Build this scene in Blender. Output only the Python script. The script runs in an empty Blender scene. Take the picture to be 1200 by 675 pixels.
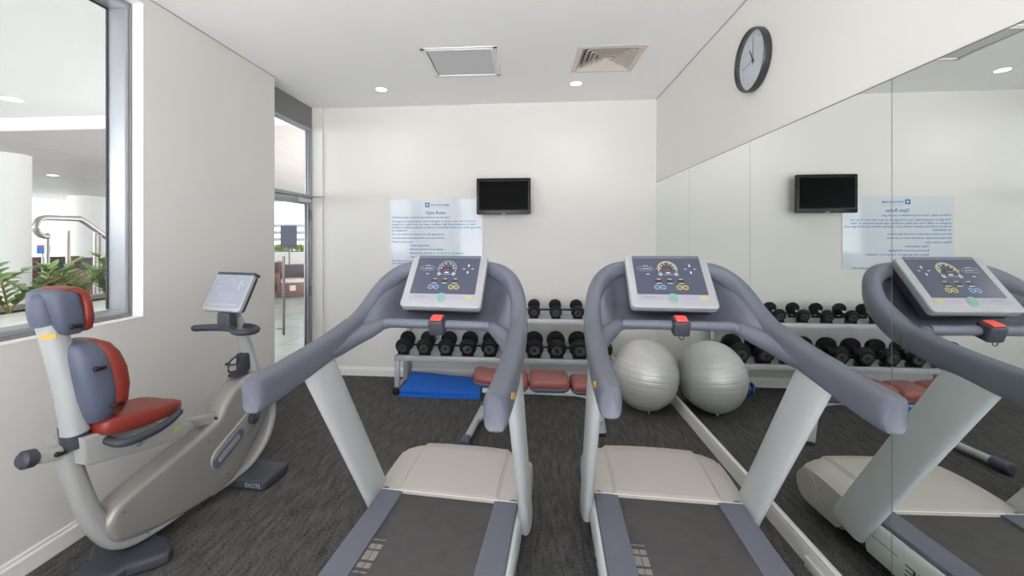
import bpy, bmesh, math, random
from mathutils import Vector, Matrix
R = random.Random(7)
PI = math.pi
scn = bpy.context.scene
COL = scn.collection

# ------------------------------------------------------------------ colours and materials
def lin(c):
    return tuple((x/255/12.92) if x/255 <= .04045 else ((x/255+.055)/1.055)**2.4 for x in c)

def mat(name, rgb, rough=.5, metal=0., var=.06, vscale=6., bump=0., bscale=200., coat=0., spec=.5, detail=3.):
    m = bpy.data.materials.new(name); m.use_nodes = True
    nt = m.node_tree; n = nt.nodes; b = n['Principled BSDF']
    tc = n.new('ShaderNodeTexCoord')
    no = n.new('ShaderNodeTexNoise'); no.inputs['Scale'].default_value = vscale; no.inputs['Detail'].default_value = detail
    nt.links.new(tc.outputs['Object'], no.inputs['Vector'])
    r = n.new('ShaderNodeValToRGB')
    c = lin(rgb)
    r.color_ramp.elements[0].position = .3; r.color_ramp.elements[1].position = .7
    r.color_ramp.elements[0].color = tuple(x*(1-var) for x in c)+(1,)
    r.color_ramp.elements[1].color = tuple(min(1, x*(1+var)) for x in c)+(1,)
    nt.links.new(no.outputs['Fac'], r.inputs['Fac']); nt.links.new(r.outputs['Color'], b.inputs['Base Color'])
    b.inputs['Roughness'].default_value = rough; b.inputs['Metallic'].default_value = metal
    b.inputs['Coat Weight'].default_value = coat; b.inputs['Specular IOR Level'].default_value = spec
    if bump:
        nb = n.new('ShaderNodeTexNoise'); nb.inputs['Scale'].default_value = bscale; nb.inputs['Detail'].default_value = 2
        nt.links.new(tc.outputs['Object'], nb.inputs['Vector'])
        bp = n.new('ShaderNodeBump'); bp.inputs['Strength'].default_value = bump; bp.inputs['Distance'].default_value = .002
        nt.links.new(nb.outputs['Fac'], bp.inputs['Height']); nt.links.new(bp.outputs['Normal'], b.inputs['Normal'])
    return m

def emis(name, rgb, s):
    m = bpy.data.materials.new(name); m.use_nodes = True
    n = m.node_tree.nodes; b = n['Principled BSDF']
    b.inputs['Emission Color'].default_value = lin(rgb)+(1,); b.inputs['Emission Strength'].default_value = s
    b.inputs['Base Color'].default_value = lin(rgb)+(1,)
    return m

def carpet_mat():
    m = bpy.data.materials.new('charcoal_carpet'); m.use_nodes = True
    nt = m.node_tree; n = nt.nodes; L = nt.links; b = n['Principled BSDF']
    tc = n.new('ShaderNodeTexCoord')
    mp = n.new('ShaderNodeMapping'); mp.inputs['Scale'].default_value = (34, 6, 1); mp.inputs['Rotation'].default_value = (0, 0, -.12)
    L.new(tc.outputs['Object'], mp.inputs['Vector'])
    a = n.new('ShaderNodeTexNoise'); a.inputs['Scale'].default_value = 1; a.inputs['Detail'].default_value = 6; a.inputs['Roughness'].default_value = .7
    L.new(mp.outputs['Vector'], a.inputs['Vector'])
    f = n.new('ShaderNodeTexNoise'); f.inputs['Scale'].default_value = 95; f.inputs['Detail'].default_value = 6; f.inputs['Roughness'].default_value = .75
    L.new(tc.outputs['Object'], f.inputs['Vector'])
    mx = n.new('ShaderNodeMix'); mx.data_type = 'FLOAT'; mx.inputs['Factor'].default_value = .62
    L.new(a.outputs['Fac'], mx.inputs['A']); L.new(f.outputs['Fac'], mx.inputs['B'])
    r = n.new('ShaderNodeValToRGB'); e = r.color_ramp.elements
    e[0].position = .38; e[0].color = lin((38, 38, 40))+(1,)
    e[1].position = .64; e[1].color = lin((112, 110, 109))+(1,)
    L.new(mx.outputs['Result'], r.inputs['Fac']); L.new(r.outputs['Color'], b.inputs['Base Color'])
    b.inputs['Roughness'].default_value = .95; b.inputs['Specular IOR Level'].default_value = .15
    bp = n.new('ShaderNodeBump'); bp.inputs['Strength'].default_value = .6; bp.inputs['Distance'].default_value = .004
    L.new(f.outputs['Fac'], bp.inputs['Height']); L.new(bp.outputs['Normal'], b.inputs['Normal'])
    return m

def tile_mat():
    m = bpy.data.materials.new('terrace_tile'); m.use_nodes = True
    nt = m.node_tree; n = nt.nodes; L = nt.links; b = n['Principled BSDF']
    tc = n.new('ShaderNodeTexCoord')
    br = n.new('ShaderNodeTexBrick'); br.offset = 0; br.inputs['Scale'].default_value = 1
    br.inputs['Brick Width'].default_value = .6; br.inputs['Row Height'].default_value = .6; br.inputs['Mortar Size'].default_value = .006
    br.inputs['Color1'].default_value = lin((176, 184, 180))+(1,); br.inputs['Color2'].default_value = lin((160, 170, 166))+(1,)
    br.inputs['Mortar'].default_value = lin((120, 126, 124))+(1,)
    L.new(tc.outputs['Object'], br.inputs['Vector']); L.new(br.outputs['Color'], b.inputs['Base Color'])
    b.inputs['Roughness'].default_value = .22
    no = n.new('ShaderNodeTexNoise'); no.inputs['Scale'].default_value = 7
    L.new(tc.outputs['Object'], no.inputs['Vector'])
    bp = n.new('ShaderNodeBump'); bp.inputs['Strength'].default_value = .25; bp.inputs['Distance'].default_value = .01
    L.new(no.outputs['Fac'], bp.inputs['Height']); L.new(bp.outputs['Normal'], b.inputs['Normal'])
    return m

def soffit_mat():
    m = bpy.data.materials.new('soffit_boards'); m.use_nodes = True
    nt = m.node_tree; n = nt.nodes; L = nt.links; b = n['Principled BSDF']
    tc = n.new('ShaderNodeTexCoord')
    br = n.new('ShaderNodeTexBrick'); br.offset = .5; br.inputs['Scale'].default_value = 1
    br.inputs['Brick Width'].default_value = 2.4; br.inputs['Row Height'].default_value = .3; br.inputs['Mortar Size'].default_value = .004
    br.inputs['Color1'].default_value = lin((206, 198, 196))+(1,); br.inputs['Color2'].default_value = lin((200, 192, 190))+(1,)
    br.inputs['Mortar'].default_value = lin((170, 162, 160))+(1,)
    mp = n.new('ShaderNodeMapping'); mp.inputs['Rotation'].default_value = (0, 0, PI/2)
    L.new(tc.outputs['Object'], mp.inputs['Vector'])
    L.new(mp.outputs['Vector'], br.inputs['Vector']); L.new(br.outputs['Color'], b.inputs['Base Color'])
    b.inputs['Roughness'].default_value = .55
    return m

def glass_mat():
    m = bpy.data.materials.new('clear_glass'); m.use_nodes = True
    nt = m.node_tree; n = nt.nodes; L = nt.links
    n.remove(n['Principled BSDF'])
    t = n.new('ShaderNodeBsdfTransparent'); t.inputs['Color'].default_value = (.975, .98, .975, 1)
    g = n.new('ShaderNodeBsdfGlossy'); g.inputs['Roughness'].default_value = .02
    f = n.new('ShaderNodeFresnel'); f.inputs['IOR'].default_value = 1.35
    no = n.new('ShaderNodeTexNoise'); no.inputs['Scale'].default_value = 2
    ge = n.new('ShaderNodeNewGeometry'); su = n.new('ShaderNodeMath'); su.operation = 'SUBTRACT'; su.use_clamp = True   # only the outer faces reflect
    L.new(f.outputs['Fac'], su.inputs[0]); L.new(ge.outputs['Backfacing'], su.inputs[1])
    mx = n.new('ShaderNodeMixShader')
    L.new(su.outputs['Value'], mx.inputs['Fac']); L.new(t.outputs['BSDF'], mx.inputs[1]); L.new(g.outputs['BSDF'], mx.inputs[2])
    L.new(mx.outputs['Shader'], n['Material Output'].inputs['Surface'])
    return m

def acrylic_mat():
    m = bpy.data.materials.new('frosted_acrylic'); m.use_nodes = True
    nt = m.node_tree; n = nt.nodes; L = nt.links; b = n['Principled BSDF']
    tc = n.new('ShaderNodeTexCoord'); no = n.new('ShaderNodeTexNoise'); no.inputs['Scale'].default_value = 3
    r = n.new('ShaderNodeValToRGB'); r.color_ramp.elements[0].color = lin((205, 213, 222))+(1,); r.color_ramp.elements[1].color = lin((213, 219, 226))+(1,)
    L.new(tc.outputs['Object'], no.inputs['Vector']); L.new(no.outputs['Fac'], r.inputs['Fac']); L.new(r.outputs['Color'], b.inputs['Base Color'])
    b.inputs['Roughness'].default_value = .06
    return m

def mirror_mat():
    m = bpy.data.materials.new('mirror_silver'); m.use_nodes = True
    nt = m.node_tree; n = nt.nodes; L = nt.links; b = n['Principled BSDF']
    no = n.new('ShaderNodeTexNoise'); no.inputs['Scale'].default_value = 1.5
    r = n.new('ShaderNodeValToRGB'); r.color_ramp.elements[0].color = (.84, .87, .845, 1); r.color_ramp.elements[1].color = (.85, .88, .855, 1)
    L.new(no.outputs['Fac'], r.inputs['Fac']); L.new(r.outputs['Color'], b.inputs['Base Color'])
    b.inputs['Metallic'].default_value = 1; b.inputs['Roughness'].default_value = 0
    return m

M = dict(
    wall=mat('wall_paint', (219, 217, 213), .85, var=.012, vscale=1.5, bump=.05, bscale=400, spec=.2),
    ceil=mat('ceiling_paint', (246, 245, 245), .9, var=.01, vscale=1.2, spec=.2),
    trim=mat('white_gloss_trim', (236, 234, 231), .4, var=.01),
    sill=mat('white_reveal', (238, 237, 235), .6, var=.01),
    carpet=carpet_mat(), tile=tile_mat(), soffit=soffit_mat(), glass=glass_mat(), mirror=mirror_mat(), acrylic=acrylic_mat(),
    alu=mat('anodised_aluminium', (168, 170, 176), .38, .55, var=.03),
    alud=mat('grey_frame_panel', (126, 126, 126), .55, .1, var=.03),
    gasket=mat('black_gasket', (40, 38, 50), .6),
    steel=mat('brushed_steel', (170, 165, 160), .3, .85, var=.05),
    chrome=mat('chrome', (225, 225, 228), .12, 1., var=.02),
    plas=mat('slate_plastic', (100, 103, 116), .42, var=.03, vscale=3, bump=.06, bscale=900),
    grip=mat('slate_grip', (98, 101, 114), .5, var=.04, vscale=4, bump=.1, bscale=700),
    dark=mat('dark_plastic', (58, 60, 70), .5, var=.04),
    lgrey=mat('light_grey_paint', (190, 193, 195), .38, var=.02, vscale=3),
    beige=mat('warm_grey_cover', (186, 180, 173), .42, var=.02, vscale=3),
    belt=mat('tread_belt', (82, 79, 80), .75, var=.12, vscale=14, bump=.25, bscale=600, detail=6),
    rail=mat('ribbed_foot_rail', (104, 107, 121), .5, var=.03),
    skirt=mat('pale_side_skirt', (204, 212, 210), .35, var=.02),
    mark=mat('belt_marking', (140, 134, 130), .8, var=.1, vscale=60),
    silver=mat('silver_bezel', (164, 165, 170), .38, .2, var=.015),
    face=mat('console_face', (72, 77, 94), .22, var=.02),
    face2=mat('console_face_pale', (148, 152, 166), .2, var=.02),
    strip=mat('console_strip', (156, 156, 168), .4),
    white=mat('white_print', (204, 207, 214), .5, var=.01),
    yel=mat('yellow_print', (184, 174, 92), .5, var=.02),
    blu=mat('pale_blue_print', (126, 158, 206), .5, var=.02),
    red=mat('red_key', (240, 84, 74), .4, var=.02),
    redp=mat('red_print', (214, 110, 110), .5),
    green=mat('green_button', (112, 156, 148), .35),
    lcd=mat('dark_readout', (62, 52, 50), .25),
    gold=mat('gold_label', (206, 164, 62), .4, .1, var=.05, vscale=90),
    rub=mat('black_rubber', (24, 24, 26), .5, var=.08, bump=.1, bscale=500, spec=.3),
    blk=mat('black_plastic', (24, 24, 26), .4, var=.05),
    rack=mat('grey_steel_paint', (178, 180, 184), .4, .15, var=.03),
    leather=mat('brick_red_vinyl', (128, 46, 36), .42, var=.04, vscale=5, bump=.12, bscale=260),
    leather2=mat('dusty_red_vinyl', (134, 76, 71), .45, var=.04, vscale=5, bump=.12, bscale=260),
    vnavy=mat('slate_vinyl', (84, 90, 108), .5),
    mat_blue=mat('blue_vinyl', (34, 108, 212), .34, var=.05, vscale=5),
    casing=mat('metallic_grey', (156, 152, 148), .34, .3, var=.04, vscale=2),
    post=mat('satin_grey', (166, 166, 164), .42, .1, var=.03),
    post2=mat('satin_light_grey', (170, 172, 173), .4, .05, var=.02),
    ball=mat('grey_ball', (196, 195, 192), .36, .25, var=.03, vscale=3),
    ring=mat('glint_ring', (120, 120, 124), .25, .6),  # glint on the dumbbell ends, put into a paler ring colour
    tvb=mat('gloss_black', (20, 18, 22), .25, var=.02, spec=.3),
    scr=mat('screen_black', (2, 2, 3), .3, var=.02, spec=.04),
    clockf=mat('clock_face', (206, 212, 222), .5, var=.01),
    clockr=mat('clock_rim', (52, 51, 56), .38, var=.05),
    filt=mat('filter_mesh', (208, 208, 210), .8, var=.07, vscale=120, detail=2),
    vent=mat('cream_vent', (214, 206, 198), .5, var=.02),
    vdark=mat('duct_dark', (52, 48, 46), .9),
    lamp=emis('lamp_lens', (255, 252, 246), 9.),
    text=mat('blue_ink', (62, 106, 170), .6, var=.02),
    textg=mat('grey_ink', (168, 178, 192), .6, var=.02),
    planter=mat('white_render', (236, 235, 233), .6, var=.015),
    leaf=mat('glossy_leaf', (128, 160, 92), .35, var=.35, vscale=9),
    leaf2=mat('lime_leaf', (178, 196, 104), .45, var=.3, vscale=9),
    stem=mat('plant_stem', (168, 142, 92), .6),
    soil=mat('soil', (70, 56, 46), .95, var=.2, vscale=40),
    wood=mat('brown_wicker', (124, 88, 78), .6, var=.12, vscale=60, bump=.3, bscale=150),
    cush=mat('dark_cushion', (84, 78, 84), .8),
    cushw=mat('pale_cushion', (206, 202, 196), .8),
    board=mat('slate_board', (84, 90, 108), .6, var=.03),
    louv=mat('grey_louvre', (196, 199, 206), .5, .05),
    bsign=mat('blue_sign', (70, 118, 200), .5),
)

# ------------------------------------------------------------------ mesh helpers
def finish(name, bm, m, parent=None, smooth=True, angle=38, loc=None, rot=None):
    bmesh.ops.recalc_face_normals(bm, faces=bm.faces[:])
    me = bpy.data.meshes.new(name); bm.to_mesh(me); bm.free()
    o = bpy.data.objects.new(name, me); COL.objects.link(o)
    me.materials.append(M[m] if isinstance(m, str) else m)
    if smooth:
        for p in me.polygons: p.use_smooth = True
        me.set_sharp_from_angle(angle=math.radians(angle))
    if parent is not None: o.parent = parent
    if loc is not None: o.location = loc
    if rot is not None: o.rotation_euler = rot
    return o

def finish_each(name, bm, m, parent, **kw):
    """Every connected piece of bm becomes an object of its own."""
    left = set(bm.verts)
    while left:
        stack = [left.pop()]; isl = list(stack)
        while stack:
            for e in stack.pop().link_edges:
                for v in e.verts:
                    if v in left: left.remove(v); stack.append(v); isl.append(v)
        b2 = bmesh.new(); mp = {v: b2.verts.new(v.co) for v in isl}
        for f in {f for v in isl for f in v.link_faces}: b2.faces.new([mp[v] for v in f.verts])
        finish(name, b2, m, parent, **kw)
    bm.free()

def empty(name, loc=(0, 0, 0), rz=0.):
    o = bpy.data.objects.new(name, None); COL.objects.link(o)
    o.empty_display_size = .1; o.location = loc; o.rotation_euler = (0, 0, rz)
    return o

def tag(o, label, cat, group=None, kind=None):
    o['label'] = label; o['category'] = cat
    if group: o['group'] = group
    if kind: o['kind'] = kind
    return o

def struct(o):
    o['kind'] = 'structure'; return o

def BM(): return bmesh.new()

def xf(bm, vs, mtx):
    for v in vs: v.co = mtx @ v.co

def box(bm, lo, hi, bev=0., seg=2, mtx=None):
    lo = Vector(lo); hi = Vector(hi)
    r = bmesh.ops.create_cube(bm, size=1)
    vs = r['verts']
    c = (lo+hi)/2; s = hi-lo
    for v in vs: v.co = Vector((v.co.x*s.x, v.co.y*s.y, v.co.z*s.z))+c
    if bev:
        es = list({e for v in vs for e in v.link_edges})
        rr = bmesh.ops.bevel(bm, geom=es, offset=min(bev, min(s)*.49), segments=seg, profile=.5, affect='EDGES', clamp_overlap=True)
        vs = list({v for f in rr['faces'] for v in f.verts} | {v for v in vs if v.is_valid})
    if mtx is not None: xf(bm, vs, mtx)
    return vs

def ring(bm, pts): return [bm.verts.new(p) for p in pts]

def loft(bm, rings, cap=True, closed=False):
    n = len(rings[0])
    k = len(rings)
    for i in range(k if closed else k-1):
        a, b = rings[i], rings[(i+1) % k]
        for j in range(n):
            try: bm.faces.new((a[j], a[(j+1) % n], b[(j+1) % n], b[j]))
            except ValueError: pass
    if cap and not closed:
        for r_ in (rings[0], rings[-1]):
            try: bm.faces.new(r_)
            except ValueError: pass

def sellipse(a, b, p=2., n=20):
    out = []
    for i in range(n):
        t = 2*PI*i/n
        c, s = math.cos(t), math.sin(t)
        out.append((a*math.copysign(abs(c)**(2/p), c), b*math.copysign(abs(s)**(2/p), s)))
    return out

def smooth_path(pts, k=6):
    """Catmull-Rom through tuples of any length."""
    P = [tuple(p) for p in pts]
    P = [tuple(2*a-b for a, b in zip(P[0], P[1]))]+P+[tuple(2*a-b for a, b in zip(P[-1], P[-2]))]
    out = []
    for i in range(1, len(P)-2):
        for j in range(k):
            t = j/k
            out.append(tuple(.5*((2*b)+(-a+c)*t+(2*a-5*b+4*c-d)*t*t+(-a+3*b-3*c+d)*t**3) for a, b, c, d in zip(P[i-1], P[i], P[i+1], P[i+2])))
    out.append(P[-2])
    return out

def sweep(bm, pts, a, b=None, up=(0, 0, 1), p=2., n=14, closed=False, dome=0., k=0):
    """Section a (sideways) x b (along up) carried along pts. pts may hold (x,y,z[,a,b])."""
    if k: pts = smooth_path(pts, k)
    up = Vector(up)
    P = [Vector(q[:3]) for q in pts]; N = len(P)
    A = [q[3] if len(q) > 3 else a for q in pts]
    B = [q[4] if len(q) > 4 else (b if b is not None else (q[3] if len(q) > 3 else a)) for q in pts]
    rings = []
    T = []
    for i in range(N):
        t = (P[(i+1) % N]-P[i-1]) if closed else (P[min(i+1, N-1)]-P[max(i-1, 0)])
        T.append(t.normalized())
    def mk(c, t, sa, sb):
        u = t.cross(up)
        if u.length < 1e-4: u = t.cross(Vector((0, 1, 0)))
        u.normalize(); v = u.cross(t)
        return ring(bm, [c+u*x+v*y for x, y in sellipse(sa, sb, p, n)])
    if dome and not closed:
        for q in (.0, .3, .6, .85):
            w = math.sin(q*PI/2) if q else .12
            rings.append(mk(P[0]-T[0]*dome*math.cos(q*PI/2), T[0], A[0]*max(w, .12), B[0]*max(w, .12)))
    for i in range(N): rings.append(mk(P[i], T[i], A[i], B[i]))
    if dome and not closed:
        for q in (.85, .6, .3, .0):
            w = math.sin(q*PI/2) if q else .12
            rings.append(mk(P[-1]+T[-1]*dome*math.cos(q*PI/2), T[-1], A[-1]*max(w, .12), B[-1]*max(w, .12)))
    loft(bm, rings, closed=closed)

def tube(bm, pts, r, n=10, k=0, closed=False, dome=0.): sweep(bm, pts, r, r, n=n, k=k, closed=closed, dome=dome)

def cyl(bm, p0, p1, r, n=20, r2=None, bev=0.):
    p0, p1 = Vector(p0), Vector(p1); t = (p1-p0).normalized()
    u = t.cross(Vector((0, 0, 1)))
    if u.length < 1e-3: u = Vector((1, 0, 0))
    u.normalize(); v = t.cross(u)
    r2 = r if r2 is None else r2
    prof = [(0, r), (1, r2)]
    L = (p1-p0).length
    if bev: prof = [(0, r-bev), (bev/L, r), (1-bev/L, r2), (1, r2-bev)]
    rings = [ring(bm, [p0+(p1-p0)*s+u*rr*math.cos(2*PI*i/n)+v*rr*math.sin(2*PI*i/n) for i in range(n)]) for s, rr in prof]
    loft(bm, rings)

def lathe(bm, prof, mtx=None, n=32):
    """prof: (radius, z) list, around local z."""
    rings = []
    for r_, z in prof:
        pts = [Vector((r_*math.cos(2*PI*i/n), r_*math.sin(2*PI*i/n), z)) for i in range(n)]
        if mtx is not None: pts = [mtx @ q for q in pts]
        rings.append(ring(bm, pts))
    loft(bm, rings)

def prism(bm, poly, axis, lo, hi, bev=0., seg=3):
    """Extrude a 2D polygon along axis ('x': poly is (y,z); 'y': (x,z); 'z': (x,y)), rims rounded by bev."""
    def P(q, h):
        return {'x': (h, q[0], q[1]), 'y': (q[0], h, q[1]), 'z': (q[0], q[1], h)}[axis]
    n = len(poly)
    area = sum(poly[i][0]*poly[(i+1) % n][1]-poly[(i+1) % n][0]*poly[i][1] for i in range(n))
    sgn = 1 if area > 0 else -1
    def inset(d):
        out = []
        for i in range(n):
            a, b, c = Vector(poly[i-1][:2]), Vector(poly[i][:2]), Vector(poly[(i+1) % n][:2])
            e1 = (b-a).normalized(); e2 = (c-b).normalized()
            n1 = Vector((-e1.y, e1.x))*sgn; n2 = Vector((-e2.y, e2.x))*sgn
            m = n1+n2
            if m.length < 1e-4: m = n1
            m.normalize()
            out.append(b+m*min(d/max(m.dot(n1), .35), d*2))
        return out
    levels = []
    if bev:
        for i in range(seg+1):
            t = i/seg*PI/2
            levels.append((lo+bev*(1-math.sin(t)), bev*(1-math.cos(t))))
        levels = [(lo+bev*(1-math.sin(i/seg*PI/2)), bev*(1-math.cos((1-0)*i/seg*PI/2))) for i in range(seg+1)]
        lv = []
        for i in range(seg+1):
            t = i/seg*PI/2
            lv.append((lo+bev*(1-math.cos(t)), bev*(1-math.sin(t))))
        for i in range(seg, -1, -1):
            t = i/seg*PI/2
            lv.append((hi-bev*(1-math.cos(t)), bev*(1-math.sin(t))))
        levels = lv
    else:
        levels = [(lo, 0), (hi, 0)]
    rings = [ring(bm, [P(q, h) for q in (inset(d) if d > 1e-6 else poly)]) for h, d in levels]
    loft(bm, rings)

def rrect(w, h, r, n=5, cx=0, cy=0):
    out = []
    for sx, sy, a0 in ((1, 1, 0), (-1, 1, 90), (-1, -1, 180), (1, -1, 270)):
        for i in range(n+1):
            a = math.radians(a0+90*i/n)
            out.append((cx+sx*(w/2-r)+r*math.cos(a), cy+sy*(h/2-r)+r*math.sin(a)))
    return out

def plate(bm, poly, z0, z1): prism(bm, poly, 'z', z0, z1)

def arc_band(bm, cx, cy, r0, r1, a0, a1, z0, z1, n=28):
    A = [math.radians(a0+(a1-a0)*i/n) for i in range(n+1)]
    poly = [(cx+r1*math.cos(a), cy+r1*math.sin(a)) for a in A]+[(cx+r0*math.cos(a), cy+r0*math.sin(a)) for a in reversed(A)]
    rings = []
    for i in range(n+1):
        c, s = math.cos(A[i]), math.sin(A[i])
        rings.append(ring(bm, [(cx+r0*c, cy+r0*s, z0), (cx+r1*c, cy+r1*s, z0), (cx+r1*c, cy+r1*s, z1), (cx+r0*c, cy+r0*s, z1)]))
    loft(bm, rings)

def text_mesh(s, width=None, height=None, bold=0., align='LEFT'):
    """Lettering as a temporary mesh in the xy plane, scaled to a given width and/or letter height."""
    cu = bpy.data.curves.new('lettering', 'FONT'); cu.body = s; cu.size = 1; cu.extrude = 0; cu.resolution_u = 2; cu.offset = bold
    o = bpy.data.objects.new('lettering', cu); COL.objects.link(o)
    bpy.context.view_layer.update()
    dg = bpy.context.evaluated_depsgraph_get()
    me = bpy.data.meshes.new_from_object(o.evaluated_get(dg))
    bpy.data.objects.remove(o); bpy.data.curves.remove(cu)
    xs = [v.co.x for v in me.vertices]; 
    x0, x1 = min(xs), max(xs)
    sy = (height/.7) if height else None
    sx = width/(x1-x0) if width else sy
    sy = sy or sx
    off = x0 if align == 'LEFT' else (x0+x1)/2 if align == 'CENTER' else x1
    vs = [Vector(((v.co.x-off)*sx, v.co.y*sy, 0)) for v in me.vertices]
    fs = [tuple(p.vertices) for p in me.polygons]
    bpy.data.meshes.remove(me)
    return vs, fs

def add_text(bm, s, mtx, **kw):
    vs, fs = text_mesh(s, **kw)
    V = [bm.verts.new(mtx @ v) for v in vs]
    for f in fs:
        try: bm.faces.new([V[i] for i in f])
        except ValueError: pass

def flat(name, bm, m, parent=None, **kw):
    me = bpy.data.meshes.new(name); bm.to_mesh(me); bm.free()
    o = bpy.data.objects.new(name, me); COL.objects.link(o); me.materials.append(M[m])
    if parent is not None: o.parent = parent
    return o

T = Matrix.Translation
def RX(a): return Matrix.Rotation(a, 4, 'X')
def RY(a): return Matrix.Rotation(a, 4, 'Y')
def RZ(a): return Matrix.Rotation(a, 4, 'Z')

# ------------------------------------------------------------------ the room
XL, XR, YB, H = -2.34, 1.315, 4.715, 3.025
YF = -2.4          # end of the room behind the viewer

def slab(name, lo, hi, m, bev=0.):
    bm = BM(); box(bm, lo, hi, bev); return struct(finish(name, bm, m, smooth=False))

bm = BM(); box(bm, (XL-.24, YF-.2, -.12), (XR+.2, YB+.2, 0)); struct(finish('floor', bm, 'carpet', smooth=False))
VX, VY, VS = .615, 3.618, .225      # opening for the supply air diffuser
bm = BM()
for lo, hi in (((XL-.24, YF-.2), (VX-VS, YB+.2)), ((VX+VS, YF-.2), (XR+.2, YB+.2)), ((VX-VS, YF-.2), (VX+VS, VY-VS)), ((VX-VS, VY+VS), (VX+VS, YB+.2))):
    box(bm, lo+(H,), hi+(H+.15,))
struct(finish('ceiling', bm, 'ceil', smooth=False))
slab('wall_back', (XL-.018, YB, 0), (XR+.2, YB+.2, H), 'wall')
bm = BM(); box(bm, (-2.56, 4.685, 0), (-2.358, YB+.2, H)); struct(finish('wall_back_nib', bm, 'wall', smooth=False)).name = 'wall_nib'
slab('wall_right', (XR+.006, YF, 0), (XR+.2, YB, H), 'wall')
# left wall with the window opening
WY0, WY1, WZ0, WZ1 = .45, 2.409, 1.08, 2.975
bm = BM()
for lo, hi in (((XL-.22, YF, 0), (XL, WY0, H)), ((XL-.22, WY1, 0), (XL, 3.745, H)), ((XL-.22, WY0, 0), (XL, WY1, WZ0)), ((XL-.22, WY0, WZ1), (XL, WY1, H))):
    box(bm, lo, hi)
struct(finish('wall_left', bm, 'wall', smooth=False))
# wall behind the viewer with a wide unseen opening, added to let in soft fill daylight
bm = BM()
for lo, hi in (((XL-.2, YF-.2, 0), (XL+.35, YF, H)), ((XR-.35, YF-.2, 0), (XR+.2, YF, H)), ((XL+.35, YF-.2, 2.85), (XR-.35, YF, H))):
    box(bm, lo, hi)
struct(finish('wall_front', bm, 'wall', smooth=False))

def skirting(name, a, b, inward, h=.1, t=.014):
    """Baseboard with a moulded top between floor points a and b."""
    a, b, w = Vector(a+(0,)), Vector(b+(0,)), Vector(inward+(0,))
    prof = [(0, 0), (t, 0), (t, h*.72), (t*.8, h*.78), (t*.55, h*.82), (t*.55, h*.93), (t*.3, h), (0, h)]
    bm = BM()
    rings = [ring(bm, [q+w*x+Vector((0, 0, z)) for x, z in prof]) for q in (a, b)]
    loft(bm, rings)
    return struct(finish(name, bm, 'trim', smooth=False))
skirting('baseboard_left', (XL, YF), (XL, 3.745), (1, 0), .105)
skirting('baseboard_back', (-2.358, YB), (XR, YB), (0, -1), .1)
# ledge under the mirror
bm = BM()
prof = [(.006, 0), (-.012, 0), (-.012, .085), (-.009, .089), (-.009, .099), (-.014, .102), (-.014, .107), (.006, .107)]
rings = [ring(bm, [(XR+x, y, z) for x, z in prof]) for y in (YF, YB-.014)]
loft(bm, rings); struct(finish('baseboard_right', bm, 'trim', smooth=False))
bm = BM(); box(bm, (XR-.026, YF, 0), (XR-.0125, 2.17, .05), .003); struct(finish('trim_1', bm, 'trim'))

# shadow-gap bead at the ceiling
bm = BM(); box(bm, (XL, YF, H-.006), (XL+.005, 3.745, H)); struct(finish('trim_2', bm, 'alu', smooth=False))
bm = BM(); box(bm, (XR+.001, YF, H-.006), (XR+.006, YB, H)); struct(finish('trim_3', bm, 'alu', smooth=False))

# window
win = struct(empty('window_1', (XL-.08, WY1, WZ0)))
def wbox(bm, lo, hi, bev=0.): box(bm, [a-b for a, b in zip(lo, win.location)], [a-b for a, b in zip(hi, win.location)], bev)
xo, xi = XL-.20, XL-.08
bm = BM()
wbox(bm, (xo, WY1-.040, WZ0), (xi, WY1, WZ1), .002); wbox(bm, (xo, WY0, WZ0), (xi, WY0+.04, WZ1), .002)
wbox(bm, (xo, WY0+.04, WZ0), (xi, WY1-.04, WZ0+.045), .002); wbox(bm, (xo, WY0+.04, WZ1-.045), (xi, WY1-.04, WZ1), .002)
finish('frame', bm, 'alu', win)
bm = BM()
wbox(bm, (xi-.001, WY1-.014, WZ0), (xi+.012, WY1, WZ1), .001); wbox(bm, (xi-.001, WY0, WZ0), (xi+.012, WY1-.014, WZ0+.022), .001)
finish('frame_bead', bm, 'alud', win)
bm = BM()
wbox(bm, (xo, WY1-.046, WZ0+.05), (xo+.013, WY1-.04, WZ1-.05)); wbox(bm, (xo, WY0+.04, WZ1-.051), (xo+.013, WY1-.04, WZ1-.045))
finish('gasket', bm, 'gasket', win, smooth=False)
bm = BM(); wbox(bm, (xo+.006, WY0+.04, WZ0+.045), (xo+.012, WY1-.04, WZ1-.045)); finish('glass', bm, 'glass', win, smooth=False)
bm = BM()
wbox(bm, (xi+.012, WY1-.003, WZ0), (XL+.001, WY1+.0005, WZ1)); wbox(bm, (xi+.012, WY0, WZ0-.0005), (XL+.003, WY1, WZ0+.003)); wbox(bm, (xi+.012, WY0, WZ1-.003), (XL+.001, WY1, WZ1))
finish('reveal', bm, 'sill', win, smooth=False)

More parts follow.
